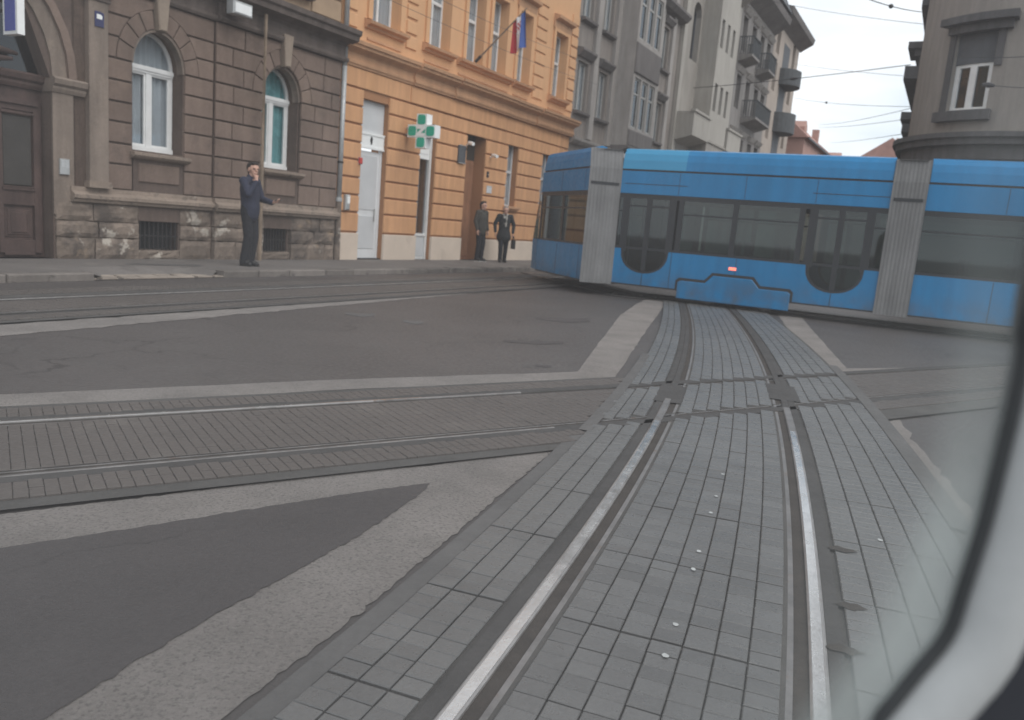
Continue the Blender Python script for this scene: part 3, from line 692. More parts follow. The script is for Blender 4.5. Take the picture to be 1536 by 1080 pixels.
# cornice between storeys, dentil band, upper wall
cor = [(.0, 4.98), (-.10, 4.98), (-.13, 5.03), (-.13, 5.08), (-.08, 5.10), (-.08, 5.34), (-.16, 5.40), (-.42, 5.46), (-.44, 5.56), (-.50, 5.60), (-.52, 5.70), (.0, 5.76)]
BH.part('cornice', MB().extx(cor, 8.98, 11.80), 'brown_cornice')
BH.part('cornice', MB().extx([(y - (PR if y < -.01 else 0), z) for y, z in cor], 11.803, 15.74), 'brown_cornice')
BH.part('upper_wall', MB().box(4.0, 15.62, .02, .5, 5.17, 11.5), 'brown_upper')
for c in (10.5, 13.7):
    rect_window(BH, c - .55, c + .55, 6.4, 8.6, -.02, trans=7.9)
    BH.part('window_surround', MB().box(c - .75, c - .56, -.08, .02, 6.3, 8.7).box(c + .56, c + .75, -.08, .02, 6.3, 8.7).box(c - .85, c + .85, -.16, .02, 8.7, 8.95).box(c - .85, c + .85, -.18, .02, 6.1, 6.3), 'brown_cornice')
for q0, q1, zz in ((4.0, 11.82, 0), (11.82, 15.62, 0)): pass
for k in range(5):
    BH.part('upper_band', MB().prism([(14.6, 5.9 + k * .5), (15.6, 5.9 + k * .5), (15.6, 6.34 + k * .5), (14.6, 6.34 + k * .5)], -.03, .03, .012), 'brown_upper')
# plinth: ledge and rough broken stones
led = [(.0, 1.15), (-.10, 1.15), (-.12, 1.20), (-.16, 1.22), (-.16, 1.28), (-.06, 1.34), (-.05, 1.42), (.0, 1.42)]
BH.part('ledge', MB().extx(led, 8.72, 11.80), 'ledge_stone')
BH.part('ledge', MB().extx([(y - (PR if y < -.01 else 0), z) for y, z in led], 11.803, 15.66), 'ledge_stone')
def rough_stone(u0, u1, z0, z1, y0, rnd=.05):
    """weathered block with a bulging, chipped face"""
    mb = MB(); nx, nz = 6, 4; vs = []
    for j in range(nz + 1):
        for i in range(nx + 1):
            s, t = i / nx, j / nz; e = min(s, 1 - s, t, 1 - t)
            dx = random.uniform(-.02, .02) if e == 0 else 0
            vs.append((u0 + (u1 - u0) * s + dx * (0 if 0 < s < 1 else .6), y0 + (.03 if e == 0 else 0) + random.uniform(-rnd, rnd) * (0 if e == 0 else .8), z0 + (z1 - z0) * t + dx * (0 if 0 < t < 1 else .6)))
    W_ = nx + 1; fs = [(j * W_ + i, j * W_ + i + 1, (j + 1) * W_ + i + 1, (j + 1) * W_ + i) for j in range(nz) for i in range(nx)]
    mb.add(vs, fs)
    mb.add([(u0, y0 + .03, z0), (u1, y0 + .03, z0), (u1, y0 + .03, z1), (u0, y0 + .03, z1), (u0, .03, z0), (u1, .03, z0), (u1, .03, z1), (u0, .03, z1)],
           [(0, 4, 5, 1), (1, 5, 6, 2), (2, 6, 7, 3), (3, 7, 4, 0)])
    return mb
for (a, b, pj) in ((8.44, 10.08, .02), (11.02, 11.80, .02), (11.83, 13.22, PR), (14.08, 15.60, PR)):
    for (z0, z1, bl) in ((.10, .50, .62), (.52, .80, .78), (.82, 1.14, .9)):
        x = a
        while x < b - .05:
            x1 = min(b, x + bl * random.uniform(.75, 1.2));  x1 = b if b - x1 < .22 else x1
            BH.part('plinth_stone', rough_stone(x + .008, x1 - .008, z0, z1, -pj - random.uniform(.03, .06), .012), 'plinth_stone'); x = x1
for C, pj in ((C1, .02), (C2, PR)):
    BH.part('cellar_lintel', MB().box(C['u0'] - .03, C['u1'] + .03, -pj - .01, .1, C['z1'], 1.145), 'brown_wall')
    BH.part('cellar_sill', rough_stone(C['u0'] - .02, C['u1'] + .02, .10, C['z0'], -pj - .03, .02), 'plinth_stone')
    g = MB().box(C['u0'], C['u1'], .26, .28, C['z0'], C['z1'])
    w = BH.part('cellar_window', g, 'dark_room')
    for k in range(9):
        x = C['u0'] + (k + .5) * (C['u1'] - C['u0']) / 9
        BH.part('bar', MB().box(x - .011, x + .011, .02, .042, C['z0'], C['z1']), 'iron_dark', w)
    BH.part('crossbar', MB().box(C['u0'], C['u1'], .03, .045, C['z0'] + .26, C['z0'] + .285), 'iron_dark', w)
# gate surround: jamb, pilaster, archivolt, impost
BH.part('jamb', MB().box(8.42, 8.79, -.03, .02, .9, 3.12), 'brown_smooth')
BH.part('jamb', MB().box(8.79, 9.03, .0, .02, 1.4, 4.98).box(8.74, 9.03, -.02, .02, .9, 1.2), 'brown_stone')
BH.part('pilaster', MB().prism([(9.03, 1.50), (9.40, 1.50), (9.40, 4.66), (9.03, 4.66)], -.13, .02, .012), 'brown_smooth')
BH.part('pilaster_base', MB().box(8.99, 9.44, -.17, .02, 1.42, 1.50).box(9.0, 9.43, -.155, .02, 1.50, 1.54), 'ledge_stone')
BH.part('pilaster_capital', MB().box(9.0, 9.43, -.16, .02, 4.66, 4.72).box(8.97, 9.46, -.20, .02, 4.74, 4.84).box(9.0, 9.43, -.17, .02, 4.86, 4.96), 'brown_cornice')
n = 18
for r0, r1, yy, nm in ((2.2, 2.46, -.04, 'archivolt'), (2.46, 2.60, -.10, 'archivolt_moulding')):
    av = MB()
    for i in range(n // 2 + 3):
        a0, a1 = math.pi * i / n, math.pi * (i + 1) / n
        av.prism([(6.22 + r * math.cos(a), 3.24 + r * .886 * math.sin(a)) for r, a in ((r0, a0), (r1, a0), (r1, a1), (r0, a1))], yy, .02)
    BH.part(nm, av, 'brown_smooth' if nm == 'archivolt' else 'brown_stone')
imp = [(.3, 2.98), (-.02, 2.98), (-.05, 3.04), (-.05, 3.08), (-.10, 3.12), (-.12, 3.20), (-.06, 3.24), (.3, 3.25)]
BH.part('impost', MB().extx([(y - .03, z) for y, z in imp], 8.40, 9.00), 'brown_smooth')
gate = empty('x', (0, 0, 0)); bpy.data.objects.remove(gate)
gt = BH.part('gate', MB().box(4.05, 8.42, .30, .36, SW, 3.0), 'door_wood')
BH.part('gate_transom', MB().extx([(y + .26, z) for y, z in imp], 4.05, 8.42), 'door_wood', gt)
BH.part('gate_post', MB().box(7.42, 7.60, .22, .32, SW, 2.98), 'door_wood', gt)
for (a, b) in ((7.64, 8.36), (6.6, 7.38)):
    BH.part('leaf_panel', MB().prism([(a + .09, 1.34), (b - .13, 1.34), (b - .13, 2.52), (a + .09, 2.52)], .275, .31, .02), 'door_panel', gt)
    BH.part('leaf_frame', MB().box(a, a + .08, .24, .30, .2, 2.8).box(b - .12, b, .24, .30, .2, 2.8).box(a + .08, b - .12, .245, .30, 2.6, 2.8).box(a + .08, b - .12, .245, .30, 1.02, 1.26).box(a + .08, b - .12, .245, .30, .16, .42), 'door_wood', gt)
    for q in ((a + .06, b - .10, .215, .245, 1.27, 1.305), (a + .07, b - .11, .225, .245, 1.32, 1.34), (a + .06, b - .10, .215, .245, 2.54, 2.58), (a + .0, b - .05, .20, .245, 2.70, 2.76)):
        BH.part('panel_moulding', MB().box(*q), 'door_wood', gt)
    for k in range(3):
        i_ = .05 * k
        BH.part('lower_panel', MB().prism([(a + .10 + i_, .46 + i_ * .8), (b - .14 - i_, .46 + i_ * .8), (b - .14 - i_, .98 - i_ * .8), (a + .10 + i_, .98 - i_ * .8)], .285 - k * .016, .31, .012), 'door_wood', gt)
BH.part('lunette', MB().prism(arch_poly(4.05, 8.40, 3.22, 3.24, 1.90), .30, .31), 'pane_dark', gt)
BH.part('lunette_room', MB().prism(arch_poly(4.05, 8.40, 3.22, 3.24, 1.92), .45, .47), 'grey_stucco', gt)
BH.part('lunette_bar', MB().box(6.95, 7.02, .26, .32, 3.25, 4.95).box(5.4, 5.47, .26, .32, 3.25, 4.9), 'door_wood', gt)
orn = MB(); orn.tube([(6.9, .2, 3.3), (7.3, .16, 3.42), (7.6, .12, 3.52), (7.95, .16, 3.50)], [.10, .09, .06, .03], 8).tube([(7.2, .2, 3.3), (7.5, .14, 3.36), (7.85, .12, 3.40)], [.07, .06, .03], 8)
BH.part('carved_ornament', orn, 'door_wood', gt, smooth=True)

# things on the brown house
def wall_thing(name, label, cat, u0, parts, off=OFF, z=0.):
    p = un(u0, off); e = empty(name, (p.x, p.y, z), ROTF); tag(e, label, cat)
    for nm, mb, m in parts: obj(nm, mb, m, e)
    return e
wall_thing('intercom', 'steel doorbell panel with rows of name tags beside the wooden gate', 'intercom', 8.60, [
    ('housing', MB().prism([(-.085, 0), (.085, 0), (.085, .27), (-.085, .27)], -.075, -.03, .008), 'zinc')] +
    [('name_tag', MB().box(x - .03, x + .03, -.08, -.074, z, z + .013), 'grey_panel') for x in (-.035, .04) for z in (.13, .155, .18, .205, .23)], z=1.60)
wall_thing('house_number_plate', 'small dark blue enamel plate with a white field on the pale pilaster', 'plate', 9.13, [
    ('plate', MB().prism([(0, 0), (.17, 0), (.17, .24), (.10, .26), (0, .255)], -.15, -.131, .004), 'blue_plate'),
    ('number_field', MB().prism([(.03, .13), (.13, .13), (.135, .19), (.10, .21), (.03, .21)], -.154, -.151), 'white_sign')], z=4.22)
wall_thing('projecting_sign', 'blue and white light box sign over the wooden gate', 'sign', 7.42, [
    ('casing', MB().box(-.11, .0, -1.0, -.62, 0, 1.2), 'white_sign'), ('face', MB().box(-.116, -.111, -.95, -.67, .05, 1.15), 'blue_sign'),
    ('bracket', MB().box(-.08, -.04, -.62, .05, .35, .39).box(-.08, -.04, -.62, .05, .9, .94), 'iron_dark')], z=3.62)
wall_thing('floodlight', 'pale grey box light fixed under the brown cornice', 'wall light', 12.02, [
    ('housing', MB().prism([(-.25, 0), (.25, 0), (.25, .26), (-.25, .26)], -.62, -.42, .02), 'zinc'), ('lens', MB().box(-.21, .21, -.628, -.622, .04, .22), 'white_sign'),
    ('arm', MB().box(-.05, .05, -.42, -.08, .1, .15), 'iron_dark')], z=5.10)
p = un(15.70, OFF + .02)
e = empty('drainpipe', (p.x, p.y, 0), ROTF); tag(e, 'zinc rain pipe running down between the brown and the orange house', 'drainpipe')
obj('pipe', MB().tube([(0, -.10, 1.66), (0, -.10, 4.9)], .062, 12), 'zinc', e, smooth=True)
obj('pipe', MB().tube([(0, -.10, 4.9), (0, -.10, 11)], .062, 12), 'zinc', e, smooth=True)
obj('collar', MB().tube([(0, -.10, 1.6), (0, -.10, 1.70)], .085, 12), 'zinc', e); obj('collar', MB().tube([(0, -.10, 2.55), (0, -.10, 2.6)], .075, 12), 'iron_dark', e)
obj('cast_shoe', MB().tube([(0, -.10, .10), (0, -.10, 1.6)], [.085, .07], 12), 'plinth_stone', e)
p = un(12.88, -13.55); e = tag(obj('wooden_pole', MB().tube([(0, 0, 0), (.0, 0, 2.0), (.004, 0, 5.25)], [.048, .046, .038], 10), 'wood_pole', loc=(p.x, p.y, SW)), 'tall bare wooden pole standing behind the man on the phone', 'pole')

# ------------------------------------------------------------------ orange house
OH = House('orange_house', 15.66, 'orange plastered house with banded ground floor, a pharmacy and a flag above', 'house')
O0, O1 = 15.66, 29.12
DO1 = dict(u0=16.60, u1=17.70, z0=SW, z1=4.30); DO2 = dict(u0=19.22, u1=20.02, z0=SW, z1=4.22); DO3 = dict(u0=21.70, u1=22.88, z0=SW, z1=4.20)
DW4 = dict(u0=24.36, u1=25.12, z0=2.0, z1=4.19); DW5 = dict(u0=27.0, u1=27.75, z0=2.0, z1=4.19)
OPS = [DO1, DO2, DO3, DW4, DW5]
UW = [(16.76, 17.92), (19.27, 20.32), (21.25, 22.2), (22.72, 23.65), (24.46, 25.35), (27.2, 28.22)]
UOP = [dict(u0=a, u1=b, z0=6.24, z1=8.5) for a, b in UW] + [dict(u0=a, u1=b, z0=10.4, z1=12.4) for a, b in UW]
OH.part('wall', wall(MB(), O0, O1, 0, 5.3, OPS, .02, .55), 'orange_joint')
OH.part('upper_wall', wall(MB(), O0, O1, 5.3, 14.2, UOP, .0, .5), 'orange_upper')
JO = [.84, 1.36, 1.81, 2.26, 2.71, 3.16, 3.61, 4.06, 4.50]
course_stones(OH, O0, O1, JO, OPS, 'orange_plaster', -.03, .025, gap=.05, ch=.018, name='plaster_band')
for a, b in ((O0, 18.6), (18.6, 24.1), (24.1, O1)):
    OH.part('plaster_band', MB().prism([(a, 4.52), (b, 4.52), (b, 4.98), (a, 4.98)], -.03 - (.03 if a == 18.6 else 0), .025, .015), 'orange_plaster')
for a, b in ((O0, 16.6), (17.7, 19.22), (20.02, 21.7), (22.88, O1)):
    OH.part('plinth', MB().prism([(a, 0), (b, 0), (b, .82), (a, .82)], -.055, .02, .012), 'cream_plinth')
# storey cornice with two small breaks
oc = [(.0, 4.99), (-.06, 4.99), (-.07, 5.04), (-.10, 5.05), (-.11, 5.12), (-.08, 5.14), (-.08, 5.30), (-.14, 5.34), (-.30, 5.40), (-.31, 5.46), (-.36, 5.48), (-.38, 5.56), (.0, 5.64)]
for a, b, q in ((O0, 18.6, 0), (18.6, 20.62, .07), (20.62, 24.1, .12), (24.1, 26.0, .07), (26.0, O1, .12)):
    OH.part('cornice', MB().extx([(y - (q if y < 0 else 0), z) for y, z in oc], a, b), 'orange_trim')
# upper storey: windows, sills, aprons, hoods, quoins
for i, (a, b) in enumerate(UW):
    rect_window(OH, a, b, 6.26, 8.5, .28, trans=7.52)
    rect_window(OH, a, b, 10.4, 12.4, .28, trans=11.6)
    OH.part('window_hood', MB().extx([(.0, 8.62), (-.06, 8.62), (-.08, 8.86), (-.24, 8.92), (-.26, 9.02), (.0, 9.08)], a - .22, b + .22), 'orange_trim')
    OH.part('window_surround', MB().box(a - .17, a - .005, -.06, .0, 6.26, 8.62).box(b + .005, b + .17, -.06, .0, 6.26, 8.62).box(a - .17, b + .17, -.055, .0, 8.505, 8.62), 'orange_upper')
sill = [(.0, 6.02), (-.08, 6.02), (-.10, 6.08), (-.22, 6.11), (-.24, 6.18), (.0, 6.25)]
for a, b in ((16.5, 18.16), (19.02, 20.55), (20.80, 24.10), (24.25, 25.55), (26.95, 28.5)):
    OH.part('sill', MB().extx(sill, a, b), 'orange_trim')
    OH.part('apron_band', MB().prism([(a + .12, 5.74), (b - .12, 5.74), (b - .12, 5.80), (a + .12, 5.80)], -.03, .0, .008), 'orange_trim')
for a, b in ((15.72, 16.2), (18.25, 18.72), (25.72, 26.5), (28.52, 29.1)):
    for k in range(9):
        z = 5.92 + k * .40
        OH.part('quoin', MB().prism([(a, z), (b, z), (b, z + .32), (a, z + .32)], -.045, .0, .015), 'orange_upper')
OH.part('roof_cornice', MB().extx([(.0, 13.6), (-.2, 13.7), (-.6, 14.0), (-.7, 14.2), (.5, 14.3)], O0, O1), 'orange_trim')
OH.part('roof', MB().extx([(-.7, 14.21), (5, 17.2), (10, 14.21)], O0, O1), 'roof_tile')
# pharmacy door, shop window, entrance, side windows
y = .16
dr = OH.part('shop_door', MB().box(16.61, 16.70, y, y + .06, SW, 3.06).box(17.60, 17.69, y, y + .06, SW, 3.06).box(16.70, 17.60, y + .02, y + .06, SW + .03, 3.0), 'white_door')
OH.part('door_panel', MB().prism([(16.78, .4), (17.52, .4), (17.52, 1.3), (16.78, 1.3)], y + .005, y + .03, .012), 'grey_panel', dr); OH.part('door_panel', MB().prism([(16.78, 1.45), (17.52, 1.45), (17.52, 2.9), (16.78, 2.9)], y + .005, y + .03, .012), 'grey_panel', dr)
OH.part('threshold', MB().box(16.61, 17.69, y - .1, y + .06, SW - .02, SW + .03), 'iron_dark', dr)
OH.part('handle', MB().tube([(17.45, y - .03, 1.15), (17.45, y - .03, 1.5)], .016, 8), 'stainless', dr)
fs = OH.part('shop_fascia', MB().box(16.61, 17.69, y - .05, y + .06, 3.10, 3.46).box(16.61, 17.69, y - .07, y, 3.42, 3.48).box(16.61, 17.69, y - .07, y, 3.06, 3.12), 'white_sign')
emb = [(17.15 + .055 * math.cos(t) * (1 if math.sin(t) > 0 else .75), 3.28 + .11 * math.sin(t)) for t in np.linspace(0, 2 * math.pi, 15)[:-1]]
OH.part('emblem', MB().prism(emb, y - .056, y - .051), 'iron_dark', fs)
OH.part('transom_panel', MB().box(16.61, 17.69, y, y + .04, 3.48, 4.29), 'grey_panel', fs)
y = .18
sw_ = OH.part('shop_window', MB().box(19.23, 19.31, y, y + .06, SW, 4.2).box(19.93, 20.01, y - .05, y + .06, SW, 4.2).box(19.31, 19.93, y, y + .06, SW, .20).box(19.31, 19.93, y - .02, y + .06, .82, .90).box(19.31, 19.93, y, y + .06, 4.1, 4.2).box(19.31, 19.93, y - .03, y + .06, 3.46, 3.54), 'white_frame')
OH.part('fascia', MB().box(19.31, 19.93, y - .02, y + .05, 3.08, 3.46), 'white_sign', sw_); OH.part('fascia_line', MB().box(19.36, 19.88, y - .026, y - .021, 3.22, 3.235), 'grey_panel', sw_)
OH.part('pane', MB().box(19.31, 19.93, y + .03, y + .036, .9, 3.08), 'pane', sw_); OH.part('pane', MB().box(19.31, 19.93, y + .03, y + .036, 3.54, 4.1), 'pane', sw_)
OH.part('lower_panel', MB().prism([(19.31, .2), (19.93, .2), (19.93, .82), (19.31, .82)], y + .01, y + .05, .02), 'grey_panel', sw_)
OH.part('shop_wall', MB().box(19.2, 20.05, y + .35, y + .37, .2, 4.2), 'grey_panel', sw_)
y = .42
en = OH.part('entrance_door', MB().box(21.71, 22.87, y, y + .06, SW, 3.35), 'entrance_wood')
OH.part('door_leaf', MB().prism([(21.76, .2), (22.27, .2), (22.27, 3.3), (21.76, 3.3)], y - .03, y, .015), 'entrance_wood', en); OH.part('door_leaf', MB().prism([(22.31, .2), (22.82, .2), (22.82, 3.3), (22.31, 3.3)], y - .03, y, .015), 'entrance_wood', en)
OH.part('transom_light', MB().box(21.71, 22.87, y, y + .06, 3.35, 4.19), 'door_panel', en); OH.part('letter_plate', MB().box(22.1, 22.3, y - .045, y - .03, 1.45, 1.75), 'stainless', en)
for W in (DW4, DW5):
    rect_window(OH, W['u0'], W['u1'], 2.02, 4.18, .22, fm='grey_panel', trans=3.2)
    OH.part('sill', MB().extx([(.02, 1.84), (-.06, 1.84), (-.08, 1.9), (-.20, 1.93), (-.21, 2.0), (.2, 2.03)], W['u0'] - .12, W['u1'] + .12), 'orange_trim')

# pharmacy cross projecting from the orange house
pc = empty('pharmacy_cross', tuple(un(18.62, -13.9, 0)), ROTF); tag(pc, 'green and white pharmacy cross sign sticking out from the orange wall', 'sign')
CZ, CY, s3 = 3.72, -.62, .17
def cross_poly(h, cy=CY, cz=CZ, k=1.):
    q = s3 * k; a = [(-q, -h), (q, -h), (q, -q), (h, -q), (h, q), (q, q), (q, h), (-q, h), (-q, q), (-h, q), (-h, -q), (-q, -q)]
    return [(cy + x, cz + z) for x, z in a]
cc = cross_poly(.46)
mb = MB(); nn = len(cc)
mb.add([(-.26, y, z) for y, z in cc] + [(.0, y, z) for y, z in cc], [tuple(range(nn)), tuple(range(2 * nn - 1, nn - 1, -1))] + [(i, (i + 1) % nn, nn + (i + 1) % nn, nn + i) for i in range(nn)])
obj('casing', mb, 'white_sign', pc)
for dy, dz in ((-.305, 0), (.305, 0), (0, .305), (0, -.305)):
    q = .132; mb = MB(); pts = []
    for k in range(16):
        t = 2 * math.pi * (k + .5) / 16; f_ = lambda v: math.copysign(abs(v) ** .45, v); pts.append((CY + dy + q * f_(math.cos(t)), CZ + dz + q * f_(math.sin(t))))
    mb.add([(-.272, a, b) for a, b in pts] + [(-.258, a, b) for a, b in pts], [tuple(range(16)), tuple(range(31, 15, -1))] + [(i, (i + 1) % 16, 16 + (i + 1) % 16, 16 + i) for i in range(16)])
    obj('green_light', mb, 'green_sign', pc)
obj('green_light', MB().box(-.265, -.258, CY - .135, CY + .135, CZ - .135, CZ + .135), 'green_sign', pc)
zq = .13; zp = [(-zq, .10), (zq * .55, .10), (-zq, -.10), (-zq, -.15), (zq, -.15), (zq, -.10), (-zq * .55, -.10), (zq, .10), (zq, .15), (-zq, .15)]
zs = MB()
for poly in ([(-zq, .055), (zq, .055), (zq, .14), (-zq, .14)], [(-zq, -.14), (zq, -.14), (zq, -.055), (-zq, -.055)], [(-.13, -.055), (-.0, -.055), (.13, .055), (.0, .055)]):
    k = len(poly); zs.add([(-.275, CY - a, CZ + b) for a, b in poly] + [(-.262, CY - a, CZ + b) for a, b in poly], [tuple(range(k)), tuple(range(2 * k - 1, k - 1, -1))] + [(i, (i + 1) % k, k + (i + 1) % k, k + i) for i in range(k)])
obj('letter', zs, 'white_sign', pc)
obj('bracket', MB().box(-.16, -.11, CY + .46, -.02, CZ + .06, CZ + .10).box(-.16, -.11, CY + .46, -.02, CZ - .1, CZ - .06), 'zinc', pc)

wall_thing('meter_box', 'small grey meter box on the orange wall next to the rain pipe', 'box', 16.06, [
    ('casing', MB().prism([(-.085, 0), (.085, 0), (.085, .40), (-.085, .40)], -.13, -.03, .03), 'zinc'), ('lid', MB().prism([(-.05, .17), (.05, .17), (.05, .36), (-.05, .36)], -.14, -.131, .004), 'white_sign')], z=1.40)
wall_thing('alarm_box', 'little red box at the edge of the pharmacy door', 'box', 16.54, [('casing', MB().prism([(-.05, 0), (.05, 0), (.05, .16), (-.05, .16)], -.10, -.03, .015), 'red_box'), ('base', MB().box(-.06, .06, -.034, -.028, -.01, .17), 'zinc')], z=2.62)
wall_thing('dark_plaque', 'dark grey lettered plaque beside the brown entrance', 'plaque', 21.36, [('board', MB().prism([(-.20, 0), (.20, 0), (.20, .52), (-.20, .52)], -.09, -.03, .01), 'slate_blind'), ('rim', MB().box(-.21, .21, -.10, -.088, .52, .54).box(-.21, .21, -.10, -.088, -.02, 0), 'zinc')], z=3.16)
for (u_, z_, lb) in ((21.60, 3.76, 'white security camera above the dark plaque'), (23.12, 3.55, 'white security camera between the entrance and the narrow window')):
    wall_thing('security_camera', lb, 'camera', u_, [('body', MB().tube([(-.08, -.36, .0), (.0, -.22, .03), (.04, -.12, .05)], [.055, .06, .05], 10), 'white_sign'), ('bracket', MB().tube([(.02, -.16, .02), (.04, -.02, -.02)], .025, 8), 'white_sign')], z=z_)
wall_thing('doorbell_box', 'small dark doorbell box right of the brown entrance', 'box', 23.06, [('casing', MB().prism([(-.06, 0), (.06, 0), (.06, .2), (-.06, .2)], -.06, -.03, .01), 'iron_dark'), ('button', MB().tube([(0, -.075, .1), (0, -.058, .1)], .02, 8), 'stainless')], z=2.86)
wall_thing('notice_plate', 'pale notice plate on the orange wall by the entrance', 'plate', 23.22, [('plate', MB().prism([(-.16, 0), (.16, 0), (.16, .24), (-.16, .24)], -.05, -.03, .006), 'grey_panel'), ('rim', MB().box(-.16, .16, -.054, -.05, .2, .22), 'zinc')], z=2.36)

# flag on a slanting pole
fb = un(21.9, OFF, 6.32); fl = empty('flag', tuple(fb), ROTF); tag(fl, 'red white and blue striped flag hanging from a pole slanting off the orange house', 'flag')
tip = Vector((.12, -1.6, 1.52))
obj('flag_pole', MB().tube([(0, 0, 0), tuple(tip)], [.03, .02], 8), 'wood_pole', fl); obj('pole_socket', MB().tube([(0, .02, -.02), tuple(tip * .1)], .05, 8), 'iron_dark', fl)
bpy.context.view_layer.update()
finv = Matrix.Rotation(-ROTF, 3, 'Z')
def fl_loc(px, py, depth): return finv @ (at_depth(px, py, depth) - fb)
hd = (un(21.97, OFF + 1.2)).y
NS, NT = 12, 16; grid = []
for j in range(NT + 1):
    t = j / NT
    for i in range(NS + 1):
        s = i / NS
        top = tip * .98 * (1 - s) + tip * .74 * s
        drop = 1.05 * t * (1.0 - .12 * s)
        fold = .07 * math.sin(s * 9 + t * 1.5) * (.3 + t) + .03 * math.sin(s * 17)
        pos = top + Vector((fold + .05 * t, -.04 * t * (1 - s), -drop)); grid.append(pos)
cols = [('flag_blue', .0, .34, (.05, .10, .32)), ('flag_white', .34, .66, (.72, .72, .74)), ('flag_red', .66, 1.0, (.45, .04, .05))]
for nm, s0, s1, c in cols: mat(nm, c, .8, .08, 4, 40, .1)
for nm, s0, s1, c in cols:
    i0, i1 = round(s0 * NS), round(s1 * NS); mb = MB(); W_ = i1 - i0 + 1
    mb.add([grid[j * (NS + 1) + i] for j in range(NT + 1) for i in range(i0, i1 + 1)], [(j * W_ + i, j * W_ + i + 1, (j + 1) * W_ + i + 1, (j + 1) * W_ + i) for j in range(NT) for i in range(W_ - 1)])
    obj('stripe', mb, nm, fl, smooth=True)
for r_ in range(4):
    for k in range(4):
        if (r_ + k) % 2: continue
        i, j = 4 + k, 3 + r_; q = [grid[b * (NS + 1) + a] for a, b in ((i, j), (i + 1, j), (i + 1, j + 1), (i, j + 1))]
        nrm = (q[1] - q[0]).cross(q[3] - q[0]).normalized()
        o = MB().add([c + nrm * e for e in (-.006, .006) for c in q], [(0, 1, 2, 3), (7, 6, 5, 4)]); obj('emblem_check', o, 'flag_red', fl)

# ------------------------------------------------------------------ grey, beige and further houses of the row
def row_window(H, u0, u1, z0, z1, y=.22, fm='old_frame', cur='curtain'):
    return rect_window(H, u0, u1, z0, z1, y, fm=fm, fw=.09, cur=cur)
GH = House('grey_house', 29.16, 'sooty grey four storey house with an oriel, right behind the orange house')
gops = []
for a, b in ((29.5, 30.5), (31.6, 32.55), (37.0, 37.9), (38.9, 39.8)):
    for z0, z1 in ((6.1, 8.0), (9.6, 11.6), (12.9, 14.7)): gops.append(dict(u0=a, u1=b, z0=z0, z1=z1))
gops += [dict(u0=a, u1=a + 1.0, z0=1.4, z1=4.0) for a in (29.6, 31.4, 34.2, 36.4, 38.4)]
GH.part('wall', wall(MB(), 29.16, 41.4, 0, 16.4, gops, .06, .6), 'grey_stucco')
for o in gops:
    row_window(GH, o['u0'], o['u1'], o['z0'], o['z1'], .20)
    GH.part('sill', MB().extx([(.06, o['z0'] - .18), (-.14, o['z0'] - .12), (-.16, o['z0'] - .03), (.2, o['z0'] + .01)], o['u0'] - .15, o['u1'] + .15), 'grey_stucco_dark')
    GH.part('window_head', MB().extx([(.06, o['z1'] + .12), (-.05, o['z1'] + .14), (-.22, o['z1'] + .34), (-.22, o['z1'] + .42), (.06, o['z1'] + .48)], o['u0'] - .2, o['u1'] + .2), 'grey_stucco_dark')
GH.part('storey_band', MB().extx([(.06, 4.75), (-.10, 4.8), (-.22, 4.92), (-.24, 5.02), (.06, 5.08)], 29.16, 33.0), 'grey_light')
# oriel: a box bay standing out from the wall
orl = GH.part('oriel', wall(MB(), 33.2, 36.3, 5.2, 14.9, [dict(u0=a, u1=a + .72, z0=z0, z1=z1) for a in (33.45, 34.4, 35.35) for z0, z1 in ((6.0, 8.1), (9.7, 11.8), (12.9, 14.6))], -.85, -.70).box(33.2, 33.35, -.70, .06, 5.2, 14.9).box(36.15, 36.3, -.70, .06, 5.2, 14.9), 'grey_light')
for a in (33.45, 34.4, 35.35):
    for z0, z1 in ((6.0, 8.1), (9.7, 11.8), (12.9, 14.6)):
        mb = MB(); mb.box(a, a + .07, -.79, -.74, z0, z1).box(a + .65, a + .72, -.79, -.74, z0, z1).box(a + .07, a + .65, -.79, -.74, z0, z0 + .08).box(a + .07, a + .65, -.79, -.74, z1 - .08, z1).box(a + .07, a + .65, -.79, -.74, z0 + 1.4, z0 + 1.48)
        w = GH.part('window', mb, 'old_frame', orl); GH.part('pane', MB().box(a + .04, a + .68, -.76, -.755, z0 + .04, z1 - .04), 'pane_dark', orl)
GH.part('oriel_apron', MB().prism([(33.2, 8.25), (36.3, 8.25), (36.3, 9.5), (33.2, 9.5)], -.93, -.85, .04), 'grey_stucco_dark', orl)
GH.part('oriel_apron', MB().prism([(33.2, 5.2), (36.3, 5.2), (36.3, 5.9), (33.2, 5.9)], -.93, -.85, .04), 'grey_stucco_dark', orl)
GH.part('oriel_foot', MB().extx([(.06, 4.6), (-.5, 4.95), (-.95, 5.1), (-.95, 5.2), (.06, 5.2)], 33.15, 36.35), 'grey_stucco_dark', orl)
for a in (30.95, 33.0, 36.7, 38.35, 40.2):
    GH.part('pilaster', MB().prism([(a - .22, 5.1), (a + .22, 5.1), (a + .22, 15.4), (a - .22, 15.4)], -.10, .06, .02), 'grey_light')
GH.part('arch_band', MB().extx([(.06, 12.2), (-.30, 12.3), (-.5, 12.5), (-.5, 12.62), (.06, 12.7)], 36.8, 41.4), 'grey_stucco_dark')
GH.part('roof_cornice', MB().extx([(.06, 15.5), (-.2, 15.6), (-.75, 15.95), (-.8, 16.2), (.3, 16.4)], 29.16, 41.4), 'grey_stucco_dark')

